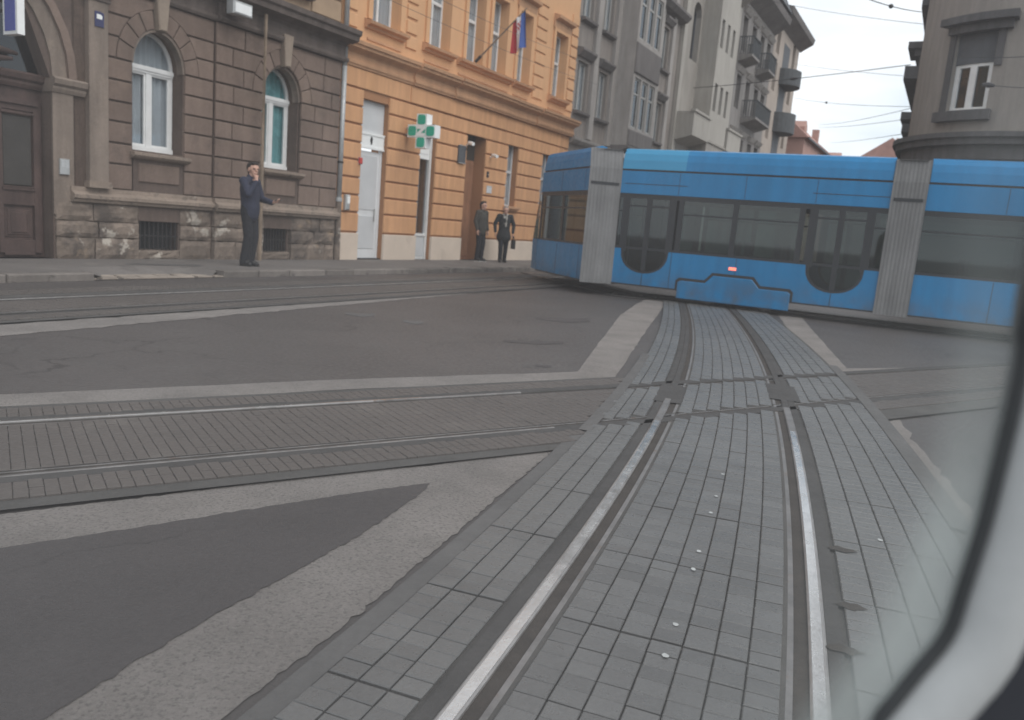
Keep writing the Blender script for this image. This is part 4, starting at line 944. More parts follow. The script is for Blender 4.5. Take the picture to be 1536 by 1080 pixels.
EH = House('beige_house', 41.45, 'pale beige house with a stepped bay and a white stone balcony')
bops = [dict(u0=43.2, u1=44.6, z0=11.0, z1=13.4, arch=(43.9, 13.4, .7, .6)), dict(u0=49.0, u1=50.2, z0=9.2, z1=11.4), dict(u0=49.0, u1=50.2, z0=12.6, z1=14.6), dict(u0=42.2, u1=43.4, z0=1.2, z1=5.6), dict(u0=46.2, u1=48.6, z0=1.2, z1=5.4)]
EH.part('wall', wall(MB(), 41.45, 52.4, 0, 17.0, bops, .0, .6), 'beige_stucco')
for o in bops: row_window(EH, o['u0'], o['u1'], o['z0'], o['z1'] + (.5 if o.get('arch') else 0), .3, fm='slate_blind', cur=None)
bay = EH.part('bay', wall(MB(), 44.9, 48.7, 6.9, 15.6, [dict(u0=a, u1=a + .55, z0=z0, z1=z0 + 1.5) for a in (45.3, 46.5, 47.7) for z0 in (8.6, 12.0)], -1.0, -.8).box(44.9, 45.1, -.8, 0, 6.9, 15.6).box(48.5, 48.7, -.8, 0, 6.9, 15.6), 'beige_bright')
for a in (45.3, 46.5, 47.7):
    for z0 in (8.6, 12.0): EH.part('pane', MB().box(a, a + .55, -.86, -.85, z0, z0 + 1.5), 'pane_dark', bay)
def balcony(H, u0, u1, z, dep, m, rail_m=None, hh=1.05):
    b = H.part('balcony', MB().extx([(.0, z - .45), (-dep * .7, z - .25), (-dep, z - .15), (-dep, z), (.0, z)], u0, u1), m)
    if rail_m is None:
        H.part('parapet', MB().box(u0, u1, -dep, -dep + .14, z, z + hh).box(u0, u0 + .14, -dep + .14, 0, z, z + hh).box(u1 - .14, u1, -dep + .14, 0, z, z + hh), m, b)
        H.part('coping', MB().box(u0 - .06, u1 + .06, -dep - .08, -dep + .2, z + hh, z + hh + .12), m, b)
    else:
        H.part('handrail', MB().tube([(u0, 0, z + hh), (u0, -dep, z + hh), (u1, -dep, z + hh), (u1, 0, z + hh)], .04, 6), rail_m, b)
        bars = int((u1 - u0) / .16)
        bb = MB()
        for k in range(bars + 1):
            x = u0 + (u1 - u0) * k / bars; bb.box(x - .03, x + .03, -dep + .02, -dep + .05, z, z + hh)
        for k in range(6): yy = -dep * k / 6; bb.box(u0 - .02, u0 + .02, yy - .03, yy + .03, z, z + hh).box(u1 - .02, u1 + .02, yy - .03, yy + .03, z, z + hh)
        tag(H.part('railing', bb, rail_m, b), kind='stuff')
    return b
balcony(EH, 41.7, 44.8, 6.95, 1.1, 'beige_bright'); balcony(EH, 48.9, 52.2, 7.0, 1.1, 'beige_bright'); balcony(EH, 44.9, 48.7, 6.3, 1.0, 'beige_stucco', hh=.55)
EH.part('roof_cornice', MB().extx([(.0, 15.9), (-.3, 16.1), (-.9, 16.5), (-.95, 16.8), (.3, 17.0)], 41.45, 52.4), 'beige_stucco')
for a, b in ((41.5, 42.0), (51.9, 52.35)): EH.part('pilaster', MB().box(a, b, -.15, 0, 5, 15.9), 'beige_bright')

SH = House('soot_house', 52.45, 'dark sooty grey house with black iron balconies under a heavy cornice')
sops = [dict(u0=a, u1=a + 1.2, z0=z0, z1=z0 + 2.1) for a in (53.6, 56.2, 58.8, 61.0) for z0 in (1.5, 6.4, 10.2, 13.8)]
SH.part('wall', wall(MB(), 52.45, 63.0, 0, 18.2, sops, .0, .6), 'soot_stucco')
for o in sops:
    row_window(SH, o['u0'], o['u1'], o['z0'], o['z1'], .3, cur=None)
    SH.part('window_head', MB().extx([(.0, o['z1'] + .1), (-.1, o['z1'] + .15), (-.3, o['z1'] + .4), (.0, o['z1'] + .55)], o['u0'] - .25, o['u1'] + .25), 'grey_light')
for a, b, z, dd in ((53.2, 55.4, 13.4, .9), (55.8, 60.4, 9.9, 1.0), (58.4, 60.6, 13.5, .9), (60.6, 62.8, 6.2, .9)): balcony(SH, a, b, z, dd, 'soot_stucco', 'balcony_iron')
SH.part('roof_cornice', MB().extx([(.0, 16.8), (-.3, 17.0), (-1.0, 17.5), (-1.1, 17.9), (.3, 18.2)], 52.45, 63.0), 'grey_stucco_dark')
SH.part('roof', MB().extx([(-1.1, 18.21), (-.2, 20.0), (6, 20.0), (7, 18.21)], 52.45, 63.0), 'slate_blind')

RH = House('rose_house', 63.05, 'tall pinkish grey house closing the row, with a dark rounded bay')
rops = [dict(u0=a, u1=a + 1.15, z0=z0, z1=z0 + 2.1) for a in (64.0, 70.4) for z0 in (6.0, 9.6, 13.2, 15.9)]
RH.part('wall', wall(MB(), 63.05, 73.0, 0, 18.9, rops, .0, 8.0), 'rose_stucco')
for o in rops: row_window(RH, o['u0'], o['u1'], o['z0'], o['z1'], .3, cur=None)
for z0, z1 in ((7.0, 8.1), (10.4, 11.9), (14.0, 15.2)):
    pts = [(68.0 + 1.7 * math.cos(t), 1.35 * math.sin(t)) for t in np.linspace(math.pi, 2 * math.pi, 13)]
    RH.part('rounded_balcony', MB().extz([(x, y) for x, y in pts], z0, z1), 'balcony_iron')
RH.part('recess', MB().box(66.8, 69.2, -.02, .0, 6.0, 17.2), 'slate_blind')
RH.part('roof_cornice', MB().extx([(.0, 17.9), (-.3, 18.1), (-1.0, 18.5), (-1.1, 18.9), (.3, 19.1)], 63.05, 73.5), 'grey_stucco_dark')
RH.part('side_cornice', MB().box(73.0, 73.5, -.2, 8, 18.3, 18.9), 'grey_stucco_dark')

def gable(name, label, u0, u1, off, z_e, z_r, wm, rm, dep=9, along=True, chim=()):
    H = House(name, u0, label, off=off)
    nb = max(2, int((u1 - u0) / 3)); ops = [dict(u0=u0 + (k + .3) * (u1 - u0) / nb, u1=u0 + (k + .3) * (u1 - u0) / nb + 1.1, z0=z0, z1=z0 + 1.7) for k in range(nb) for z0 in (4.5, 8.0) if z0 + 2 < z_e]
    H.part('wall', wall(MB(), u0, u1, 0, z_e, ops, 0, dep), wm)
    for o in ops: row_window(H, o['u0'], o['u1'], o['z0'], o['z1'], .25, cur=None)
    rf = H.part('roof', MB().extx([(-.4, z_e), (dep / 2, z_r), (dep + .4, z_e)], u0 - .3, u1 + .3), rm)
    for (cu, cy) in chim: H.part('chimney', MB().box(cu - .4, cu + .4, cy - .35, cy + .35, z_r - 2.2, z_r + .7), 'brick_red', rf)
    H.part('dormer', MB().prism([(u0 + 3, z_e + .5), (u0 + 4.4, z_e + .5), (u0 + 4.4, z_e + 1.4), (u0 + 3.7, z_e + 2.0), (u0 + 3, z_e + 1.4)], .6, 3, .05), wm, rf)
    H.part('eaves', MB().box(u0 - .2, u1 + .2, -.45, -.30, z_e - .12, z_e + .05), 'slate_blind', rf); return H
gable('brick_house', 'pink brick house with a tiled roof beyond the end of the row', 76, 90, -13.0, 11.2, 15.6, 'brick_red', 'roof_tile', chim=((84, 4.5),))
gable('brick_house', 'lower reddish house with a grey edged roof behind the pink brick house', 92, 112, -11.6, 10.2, 14.2, 'brick_red', 'roof_tile', chim=((98, 4),))
gable('far_house', 'small far reddish house at the end of the street beside the rounded corner house', 150, 170, -7.0, 17.6, 21.0, 'brick_red', 'roof_tile', chim=((156, 4),))

# ------------------------------------------------------------------ rounded corner house on the other side of the street
CH = empty('corner_house', tuple(un(29, .9)), 0); tag(CH, 'grey house with a rounded corner and a hooded window, behind the blue tram', 'house')
CHo = un(29, .9)
CU, CN, CR = 29.2, 1.0, 2.8           # arc centre (u, n) and radius
def plan(s):
    """outline of the street face: s in metres along it, 0 at the middle of the rounded corner; + runs towards the cross street"""
    q = CR * math.pi / 4
    if s > q: return (CU - CR, CN + (s - q)), (-1, 0)
    if s < -q: return (CU + (-s - q), CN - CR), (0, -1)
    a = math.pi * 1.25 - s / CR                  # angle measured u=cos, n=sin
    a = math.pi + math.pi / 4 - s / CR
    return (CU + CR * math.cos(a), CN + CR * math.sin(a)), (math.cos(a), math.sin(a))
def cpt(s, out, z):
    (u_, n_), (du, dn) = plan(s); return un(u_ + du * out, n_ + dn * out, z) - CHo
def cwall(s0, s1, z0, z1, o0, o1, step=.3):
    k = max(1, int(abs(s1 - s0) / step)); mb = MB(); vs = []
    for i in range(k + 1):
        s = s0 + (s1 - s0) * i / k
        vs += [cpt(s, o1, z0), cpt(s, o0, z0), cpt(s, o0, z1), cpt(s, o1, z1)]
    fs = [(i * 4 + a, i * 4 + (a + 1) % 4, (i + 1) * 4 + (a + 1) % 4, (i + 1) * 4 + a) for i in range(k) for a in range(4)] + [(0, 1, 2, 3), (k * 4 + 3, k * 4 + 2, k * 4 + 1, k * 4)]
    return mb.add(vs, fs)
def cpart(nm, mb, m, par=None): return obj(nm, mb, m, par or CH)
def s_of(px, py):
    """where the sight line of a pixel meets the face"""
    v = ray(px, py); best = None
    for s in np.arange(-6, 16, .02):
        P = cpt(s, 0, 0) + CHo; r = abs(P.x * v.y - P.y * v.x) / v.y
        (u_, n_), (du, dn) = plan(s); nrm = D_ * du + N_ * dn
        if nrm.dot(P) > 0: continue
        if best is None or r < best[0]: best = (r, s, CAM_H + v.z * P.y / v.y)
    return best[1], best[2]
wa, wz0 = s_of(1418, 168); wb, _ = s_of(1478, 166); _, wz1 = s_of(1440, 98); _, wzm = s_of(1450, 48); ha, hz0 = s_of(1424, 40); hb, hz1 = s_of(1512, 22); _, cz0 = s_of(1420, 232); _, cz1 = s_of(1420, 203)
ZT = 15.0
cops = [(wa, wb, wz0, wzm + .25)] + [(wa + d_, wb + d_, wz0, wzm + .25) for d_ in (3.4, 6.8, -4.2)] + [(wa + d_, wb + d_, wz0 + 4.6, wzm + 4.4) for d_ in (0, 3.4, 6.8, -4.2)]
bs = sorted({-12., 14., *[o[0] for o in cops], *[o[1] for o in cops]}); wallm = MB()
for a, b in zip(bs, bs[1:]):
    cov = sorted([o for o in cops if o[0] <= a + 1e-6 and o[1] >= b - 1e-6], key=lambda o: o[2]); z = 0
    for o in cov:
        w_ = cwall(a, b, z, o[2], 0, -.4); wallm.add(w_.v, w_.f); z = o[3]
    w_ = cwall(a, b, z, ZT, 0, -.4); wallm.add(w_.v, w_.f)
cpart('wall', wallm, 'corner_stucco')
cpart('storey_cornice', cwall(-12, 14, cz0 - .15, cz0 + .25, .12, -.02), 'corner_trim'); cpart('storey_cornice', cwall(-12, 14, cz0 + .25, cz1 - .12, .30, -.02), 'corner_trim'); cpart('storey_cornice', cwall(-12, 14, cz1 - .12, cz1 + .02, .40, -.02), 'corner_trim')
for i, (a, b, z0, z1) in enumerate(cops):
    zm = z0 + (wz1 - wz0); fr = MB()
    for q0, q1, y0, y1 in ((a, a + .14, z0, zm), (b - .14, b, z0, zm), ((a + b) / 2 - .1, (a + b) / 2 + .1, z0, zm), (a, b, zm - .06, zm + .03), (a, b, z0, z0 + .1)):
        w_ = cwall(q0, q1, y0, y1, -.14, -.24); fr.add(w_.v, w_.f)
    w = cpart('window', fr, 'white_frame'); cpart('pane', cwall(a, b, z0, zm, -.20, -.21), 'pane_dark', w); cpart('room', cwall(a, b, z0, z1, -.36, -.38), 'dark_room', w)
    cpart('roller_blind', cwall(a, b, zm + .03, z1, -.10, -.2), 'slate_blind', w)
    cpart('sill', cwall(a - .25, b + .15, z0 - .30, z0 - .02, .22, -.1), 'corner_trim')
    dz = z0 - wz0; h0 = (hz0 + hz1) / 2 - .35 + dz
    cpart('window_hood', cwall(a - .18, b + .35, h0, h0 + .22, .20, -.02), 'corner_trim'); cpart('window_hood', cwall(a - .28, b + .45, h0 + .22, h0 + .42, .42, -.02), 'corner_trim')
    cpart('window_surround', cwall(a - .2, a - .02, z0, h0, .06, -.02), 'corner_trim'); cpart('window_surround', cwall(b + .02, b + .2, zm - .1, h0, .06, -.02), 'corner_trim')
# ornament standing out on the street side, seen edge-on against the sky
for z, dd, hh in ((7.0, .40, .38), (5.75, .30, .22), (5.35, .22, .25), (9.2, .2, 2.4)):
    cpart('string_course', cwall(-9, -1.9, z, z + hh, dd, -.02), 'corner_trim')
cpart('roof_cornice', cwall(-12, 14, ZT - .6, ZT, .6, -.4), 'corner_trim')
rf = MB(); ring = [cpt(s, -.3, ZT) for s in np.arange(-12, 14.1, .5)]; rf.add([tuple(p) for p in ring], [tuple(range(len(ring)))]); cpart('roof', rf, 'slate_blind')

# ------------------------------------------------------------------ the blue articulated tram
TR = empty('tram', (4.5, 17.2, 0)); tag(TR, 'bright blue articulated low floor tram turning across the crossing', 'tram'); TRo = Vector((4.5, 17.2, 0))
TW = 2.35
ZB, ZW0, ZW1, ZG, ZT_ = .30, 1.07, 2.26, 2.76, 3.22
def u_notch(x0, x1, z1, zb, n=12):
    """points of a rounded notch from (x0,z1) down to zb and up to (x1,z1)"""
    cx, rx, rz = (x0 + x1) / 2, (x1 - x0) / 2, z1 - zb
    return [(cx - rx * math.cos(math.pi * i / n), z1 - rz * math.sin(math.pi * i / n) ** .8) for i in range(n + 1)]
def section(origin, ang, L, doors, posts, bogie=None, nose=False, light=None, lamp=None):
    X0 = 0.
    sh = MB()
    foot0 = [(0, 0), (L, 0), (L, TW), (0, TW)]
    for side in (0, 1):
        f = (lambda y: y) if side == 0 else (lambda y: TW - y)
        low = [(X0, ZB), (L, ZB), (L, ZW0)]; top = []
        for (a, b) in sorted(doors, reverse=True): low += u_notch(a, b, ZW0, .56)[::-1]
        low += [(X0, ZW0)]
        m_ = MB().prism(low, 0, .06); sh.add([(x, f(y), z) for x, y, z in m_.v], m_.f)
        m_ = MB().prism([(X0, ZW1), (L, ZW1), (L, ZG - .025), (X0, ZG - .025)], 0, .06); sh.add([(x, f(y), z) for x, y, z in m_.v], m_.f)
        # roof fairing leaning inwards with a rounded top
        pf = [(0.0, ZG + .015), (.02, ZG + .20), (.06, ZT_ - .12), (.12, ZT_ - .03), (.22, ZT_), (.34, ZT_ - .02), (.34, ZG + .015)]
        segs = [(X0, L)] if not light else [(light[0], light[1])]
        m_ = MB().extx(pf, *((X0 + .06, L - .06) if not (light and side == 0) else (light[1], L - .06))); sh.add([(x, f(y), z) for x, y, z in m_.v], m_.f)
    body = obj('car_body', sh, 'tram_blue', TR, loc=tuple(Vector((*origin, 0)) - TRo), rotz=ang)
    P = lambda nm, mb, m, **k: obj(nm, mb, m, body, **k)
    if light: P('roof_panel', MB().extx(pf, light[0] + .06, light[1]), 'tram_blue_reflect')  # paler stretch of fairing: a reflection put into the blue
    P('roof_groove', MB().box(X0, L, .035, .06, ZG - .03, ZG + .02).box(X0, L, TW - .06, TW - .035, ZG - .03, ZG + .02), 'tram_black')
    P('roof_deck', MB().box(X0 + .02, L - .02, .3, TW - .3, ZG, ZG + .25), 'tram_roof_grey')
    P('roof_unit', MB().prism([(L * .3, ZG + .25), (L * .8, ZG + .25), (L * .78, ZG + .42), (L * .32, ZG + .42)], .7, TW - .7, .03), 'tram_roof_grey')
    P('floor', MB().box(X0 + .02, L - .02, .06, TW - .06, .34, .42), 'tram_black'); P('ceiling', MB().box(X0 + .02, L - .02, .06, TW - .06, 2.42, 2.46), 'tram_inside')
    # glazing band, black posts
    edges = sorted([X0] + [x for x in posts] + [L])
    for side in (0, 1):
        f = (lambda y: y) if side == 0 else (lambda y: TW - y)
        def F(mb): mb.v = [(x, f(y), z) for x, y, z in mb.v]; return mb
        for x in edges:
            a, b = max(X0, x - .055), min(L, x + .055)
            P('window_post', F(MB().box(a, b, .012, .05, ZW0, ZW1)), 'tram_black')
        P('window_rail', F(MB().box(X0, L, .016, .045, ZW1 - .10, ZW1).box(X0, L, .016, .045, ZW0, ZW0 + .05)), 'tram_black')
        for a, b in zip(edges, edges[1:]):
            mid = (a + b) / 2; dr = [d for d in doors if d[0] - .1 < mid < d[1] + .1]
            if not dr:
                P('window_pane', F(MB().box(a + .056, b - .056, .026, .031, ZW0 + .051, ZW1 - .101)), 'tram_glass')
                P('vent_bar', F(MB().box(a + .056, b - .056, .014, .044, ZW1 - .40, ZW1 - .365)), 'tram_black')
        for (a, b) in doors:
            cxm = (a + b) / 2
            dm = MB().prism(u_notch(a + .03, b - .03, ZW0 + .05, .60)[::-1] [::-1], .03, .038)
            d = P('door', F(MB().box(cxm - .05, cxm + .05, .014, .05, .62, ZW1 - .1).box(a, a + .10, .014, .05, ZW0 - .05, ZW1).box(b - .10, b, .014, .05, ZW0 - .05, ZW1).box(a + .1, b - .1, .02, .044, 1.98, 2.02)), 'tram_black')
            P('door_glass', F(MB().prism(u_notch(a + .01, b - .01, ZW0 + .06, .57) + [(b - .01, ZW1 - .1), (a + .01, ZW1 - .1)], .026, .031)), 'tram_glass')
            P('door_rim', F(MB().prism(u_notch(a - .0, b + .0, ZW0, .56) + u_notch(a + .05, b - .05, ZW0, .60)[::-1], .008, .05)), 'tram_black')
            if side == 0: P('door_header', MB().box(a - .05, b + .25, -.004, .004, ZW1 + .20, ZW1 + .212), 'tram_black'); P('door_seam', MB().box(cxm - .006, cxm + .006, -.004, .004, ZB, .55), 'tram_black')
    # seats seen through the glass
    x = .5
    while x < L - .6:
        if not any(d[0] - .3 < x < d[1] + .1 for d in doors):
            for yy in (.25, 1.55):
                P('seat', MB().box(x, x + .42, yy, yy + .5, .42, .84).box(x + .36, x + .44, yy, yy + .5, .84, 1.42), 'tram_seat')
        x += .85
    for x in [d for dd in doors for d in dd]: P('grab_pole', MB().tube([(x, .5, .42), (x, .5, 2.42)], .02, 8), 'stainless')
    for xx in (X0 + .005, L - .05):
        for yy in (.1, TW - .5): P('end_post', MB().box(xx, xx + .045, yy, yy + .4, ZB, ZG), 'tram_black')
    for x in np.arange(1.35, L, 1.37):
        if not any(d[0] - .05 < x < d[1] + .05 for d in doors): P('panel_seam', MB().box(x - .005, x + .005, -.003, .01, ZB + .01, ZW0 - .01), 'tram_black')
        P('panel_seam', MB().box(x - .004, x + .004, -.003, .01, ZW1 + .01, ZG - .03), 'tram_black')
    P('skirt_trim', MB().box(X0, L, -.004, .02, ZB - .02, ZB + .012), 'tram_black')
    if bogie:
        a, b = bogie; k = (b - a)
        out = [(a, .12), (b, .12), (b, .46), (b - .06, .50), (b - .62, .50), (b - .78, .67), (a + .74, .67), (a + .58, .50), (a + .06, .50), (a, .46)]
        P('bogie_gap', MB().prism([(a - .05, ZB), (b + .05, ZB), (b + .05, .50), (b - .02, .56), (b - .6, .56), (b - .75, .73), (a + .71, .73), (a + .56, .56), (a + .02, .56), (a - .05, .50)], -.006, -.001), 'tram_black')
        P('bogie_cover', MB().prism(out, -.035, -.007, .012), 'tram_blue')
        P('bogie_frame', MB().box(a + .3, b - .3, .25, TW - .25, .14, .34), 'tram_black')
        for wx in (a + .55, b - .55):
            for wy in (.62, 1.62):
                mb = MB(); mb.tube([(wx, wy, .33), (wx, wy + .12, .33)], .31, 20); P('wheel', mb, 'rail_dull')
    if lamp: P('indicator_lamp', MB().prism([(lamp[0] - .075, lamp[1] - .03), (lamp[0] + .075, lamp[1] - .03), (lamp[0] + .075, lamp[1] + .03), (lamp[0] - .075, lamp[1] + .03)], -.02, .002, .008), 'lamp_red')
    if nose:
        # tapering cab behind x = 0 (pointing away from the crossing)
        fp = [(0, 0), (-.75, .14), (-1.35, .52), (-1.55, 1.175), (-1.35, TW - .52), (-.75, TW - .14), (0, TW)]
        def band(z0, z1, k0, k1, m, nm):
            sc = lambda p, k: (p[0] * k, TW / 2 + (p[1] - TW / 2) * (1 - (1 - k) * .3))
            mb = MB(); n_ = len(fp)
            mb.add([(*sc(p, k0), z0) for p in fp] + [(*sc(p, k1), z1) for p in fp], [(i, i + 1, n_ + i + 1, n_ + i) for i in range(n_ - 1)]); P(nm, mb, m)
        band(ZB, ZW0, 1, 1.02, 'tram_blue', 'cab_front'); band(ZW0, ZW1, 1.02, .82, 'tram_glass', 'windscreen'); band(ZW1, ZT_ - .05, .82, .55, 'tram_blue', 'cab_brow')
        P('cab_roof', MB().extz([(0, .1), (-.6, .3), (-.75, 1.175), (-.6, TW - .3), (0, TW - .1)], ZT_ - .10, ZT_ - .05), 'tram_blue'); P('cab_floor', MB().extz(fp, .34, .40), 'tram_black')
        for yy in (.42, TW - .62):
            P('headlamp', MB().box(-1.42, -1.34, yy, yy + .2, .7, .82), 'white_sign')
    return body
tdir = Vector((.8965, -.4430)); ang = math.atan2(tdir.y, tdir.x)
section((2.002, 17.595), ang, 5.46, [(.20, 1.28), (4.07, 5.15)], [.20, .74, 1.28, 1.44, 2.58, 3.88, 4.07, 4.61, 5.15], bogie=(1.55, 3.86), light=(0, 1.45), lamp=(2.66, .85))
o3 = Vector((2.002, 17.595)) + tdir * (5.46 + .50)
a3 = ang + R(1.5)
section((o3.x, o3.y), a3, 7.2, [(4.6, 5.7)], [1.9, 3.6, 4.6, 5.15, 5.7], bogie=(2.6, 4.5))
e_o = Vector((.405, 20.356)); e_d = (Vector((1.384, 17.497)) - e_o); eL = e_d.length; e_d.normalize()
section((e_o.x, e_o.y), math.atan2(e_d.y, e_d.x), eL, [], [1.5], nose=True)
# bellows between the sections
def bellows(A0, A1, B0, B1, n=9):
    """A0-A1: near corners of the two neighbouring ends, B0-B1: the far corners"""
    mb = MB()
    for (P0, P1, nrm) in ((A0, A1, 1), (B0, B1, -1)):
        t = (P1 - P0); pn = Vector((t.y, -t.x)).normalized() * nrm; vs = []
        P0, P1 = P0 - t.normalized() * .05, P1 + t.normalized() * .05
        for i in range(2 * n + 1):
            q = P0.lerp(P1, i / (2 * n)) + pn * (.035 - (.009 if i % 2 else .0))
            vs += [(q.x - TRo.x, q.y - TRo.y, .26), (q.x - TRo.x, q.y - TRo.y, ZG + .0), (q.x - TRo.x - pn.x * .08, q.y - TRo.y - pn.y * .08, ZT_ - .05), (q.x - TRo.x - pn.x * .3, q.y - TRo.y - pn.y * .3, ZT_ - .03)]
        mb.add(vs, [(i * 4 + k, i * 4 + k + 1, i * 4 + 5 + k, i * 4 + 4 + k) for i in range(2 * n) for k in range(3)])
    mb.add([(p.x - TRo.x, p.y - TRo.y, ZT_ - .06) for p in (A0, A1, B1, B0)], [(0, 1, 2, 3)])
    b = obj('bellows', mb, 'bellows', TR)
    mb = MB(); t = A1 - A0; pn = Vector((t.y, -t.x)).normalized()
    mb.add([(p.x - TRo.x + pn.x * e, p.y - TRo.y + pn.y * e, z) for e in (.04, .0) for p in (A0, A1) for z in (2.40, 2.46)], [(0, 2, 3, 1), (4, 5, 7, 6), (0, 1, 5, 4), (2, 6, 7, 3), (1, 3, 7, 5), (0, 4, 6, 2)]); obj('bellows_strap', mb, 'tram_black', b)
per = lambda d: Vector((-d.y, d.x)) * TW
E1 = Vector((1.384, 17.497)); M0 = Vector((2.002, 17.595)); M1 = M0 + tdir * 5.46; t3 = Vector((math.cos(a3), math.sin(a3)))
bellows(E1, M0, E1 + per(e_d), M0 + per(tdir)); bellows(M1, Vector(o3), M1 + per(tdir), Vector(o3) + per(t3))
# rails the tram stands on
def tram_path(s, l):
    mids = [e_o - e_d * 3 + per(e_d) / 2, e_o + per(e_d) / 2, E1 + per(e_d) / 2, M0 + per(tdir) / 2 + tdir * .8, M1 + per(tdir) / 2, Vector(o3) + per(t3) / 2 + t3 * 4, Vector(o3) + per(t3) / 2 + t3 * 12]
    k = int(min(len(mids) - 2, max(0, math.floor(s)))); f = s - k
    def cr_(i, f):
        p = [mids[max(0, min(len(mids) - 1, i + j))] for j in (-1, 0, 1, 2)]
        return .5 * ((2 * p[1]) + (p[2] - p[0]) * f + (2 * p[0] - 5 * p[1] + 4 * p[2] - p[3]) * f * f + (3 * p[1] - p[0] - 3 * p[2] + p[3]) * f ** 3)
    q, q2 = cr_(k, f), cr_(k, f + .02); t = (q2 - q).normalized(); r_ = Vector((t.y, -t.x)) * l; return (q.x + r_.x, q.y + r_.y)
rail(tram_path, 0.05, 5.8, -1, 0, 'dull rail under the blue tram, on the side of the houses', GRP, step=.1, top=.030, polished='rail_dull')
rail(tram_path, 0.05, 5.8, 1, 0, 'dull rail under the blue tram, along its bogie covers', GRP, step=.1, top=.030, polished='rail_dull')

# ------------------------------------------------------------------ people
def remesh(mb, name, material, parent, voxel=.007, smooth_it=4, scale=1.):
    me = bpy.data.meshes.new(name); me.from_pydata([(x * scale, y * scale, z * scale) for x, y, z in mb.v], [], mb.f)
    tmp = bpy.data.objects.new(name, me); COL.objects.link(tmp)
    md = tmp.modifiers.new('r', 'REMESH'); md.mode = 'VOXEL'; md.voxel_size = voxel; md.use_smooth_shade = True
    sm = tmp.modifiers.new('s', 'SMOOTH'); sm.factor = .5; sm.iterations = smooth_it
    dg = bpy.context.evaluated_depsgraph_get(); out = bpy.data.meshes.new_from_object(tmp.evaluated_get(dg)); out.name = name
    bpy.data.objects.remove(tmp); out.materials.clear(); out.materials.append(MATS[material]); out.shade_smooth()
    o = bpy.data.objects.new(name, out); COL.objects.link(o); o.parent = parent; return o
def hand(mb, w, aim, palm_n, curl=.5, sc=1.):
    """palm, four fingers and thumb from the wrist w; aim: direction of the fingers; palm_n: out of the palm"""
    w, f = Vector(w), Vector(aim).normalized(); pn = Vector(palm_n); pn = (pn - f * pn.dot(f)).normalized(); side = f.cross(pn)
    mb.cone(w, w + f * .085 * sc, .026 * sc, .036 * sc, .55, side)
    for i, (L_, o_) in enumerate(((.068, .032), (.078, .011), (.074, -.011), (.058, -.031))):
        b = w + f * .092 * sc + side * o_ * sc; d1 = (f * math.cos(curl * .6) + pn * math.sin(curl * .6)); d2 = (f * math.cos(curl * 1.6) + pn * math.sin(curl * 1.6))
        k = b + d1 * L_ * .55 * sc; mb.cone(b, k, .0095 * sc, .0088 * sc, seg=8); mb.cone(k, k + d2 * L_ * .5 * sc, .0088 * sc, .0075 * sc, seg=8)
    b = w + f * .03 * sc + side * .028 * sc; k = b + (f * .6 + side * .7 + pn * .35).normalized() * .045 * sc
    mb.cone(b, k, .013 * sc, .0105 * sc, seg=8); mb.cone(k, k + (f * .9 + pn * .45).normalized() * .034 * sc, .0105 * sc, .009 * sc, seg=8)
def head(mb, c, fwd, sc=1.):
    """skull, jaw, nose, brow, ears around centre c"""
    c = Vector(c); f = Vector(fwd).normalized(); s = Vector((0, 0, 1)).cross(f).normalized(); u_ = f.cross(s)
    P = lambda a, b, d: c + (f * a + s * b + u_ * d) * sc
    mb.ball(P(-.012, 0, .03), .098 * sc, 14, 10, (1, .86, 1.02)) if abs(f.x) > .7 else mb.ball(P(-.012, 0, .03), .098 * sc, 14, 10, (.86, 1, 1.02))
    mb.cone(P(.02, 0, .0), P(.045, 0, -.075), .075 * sc, .042 * sc, .9, s)           # face to chin
    mb.cone(P(.092, 0, .02), P(.112, 0, -.018), .009 * sc, .015 * sc, seg=8)           # nose
    mb.cone(P(.083, -.045, .035), P(.083, .045, .035), .014 * sc, .014 * sc, seg=8)     # brow
    mb.cone(P(.087, -.02, -.055), P(.087, .02, -.055), .010 * sc, .010 * sc, seg=8)     # mouth
    for k in (-1, 1): mb.cone(P(-.005, k * .083, .02), P(-.012, k * .088, -.02), .016 * sc, .012 * sc, .6, f, 8)
    return P
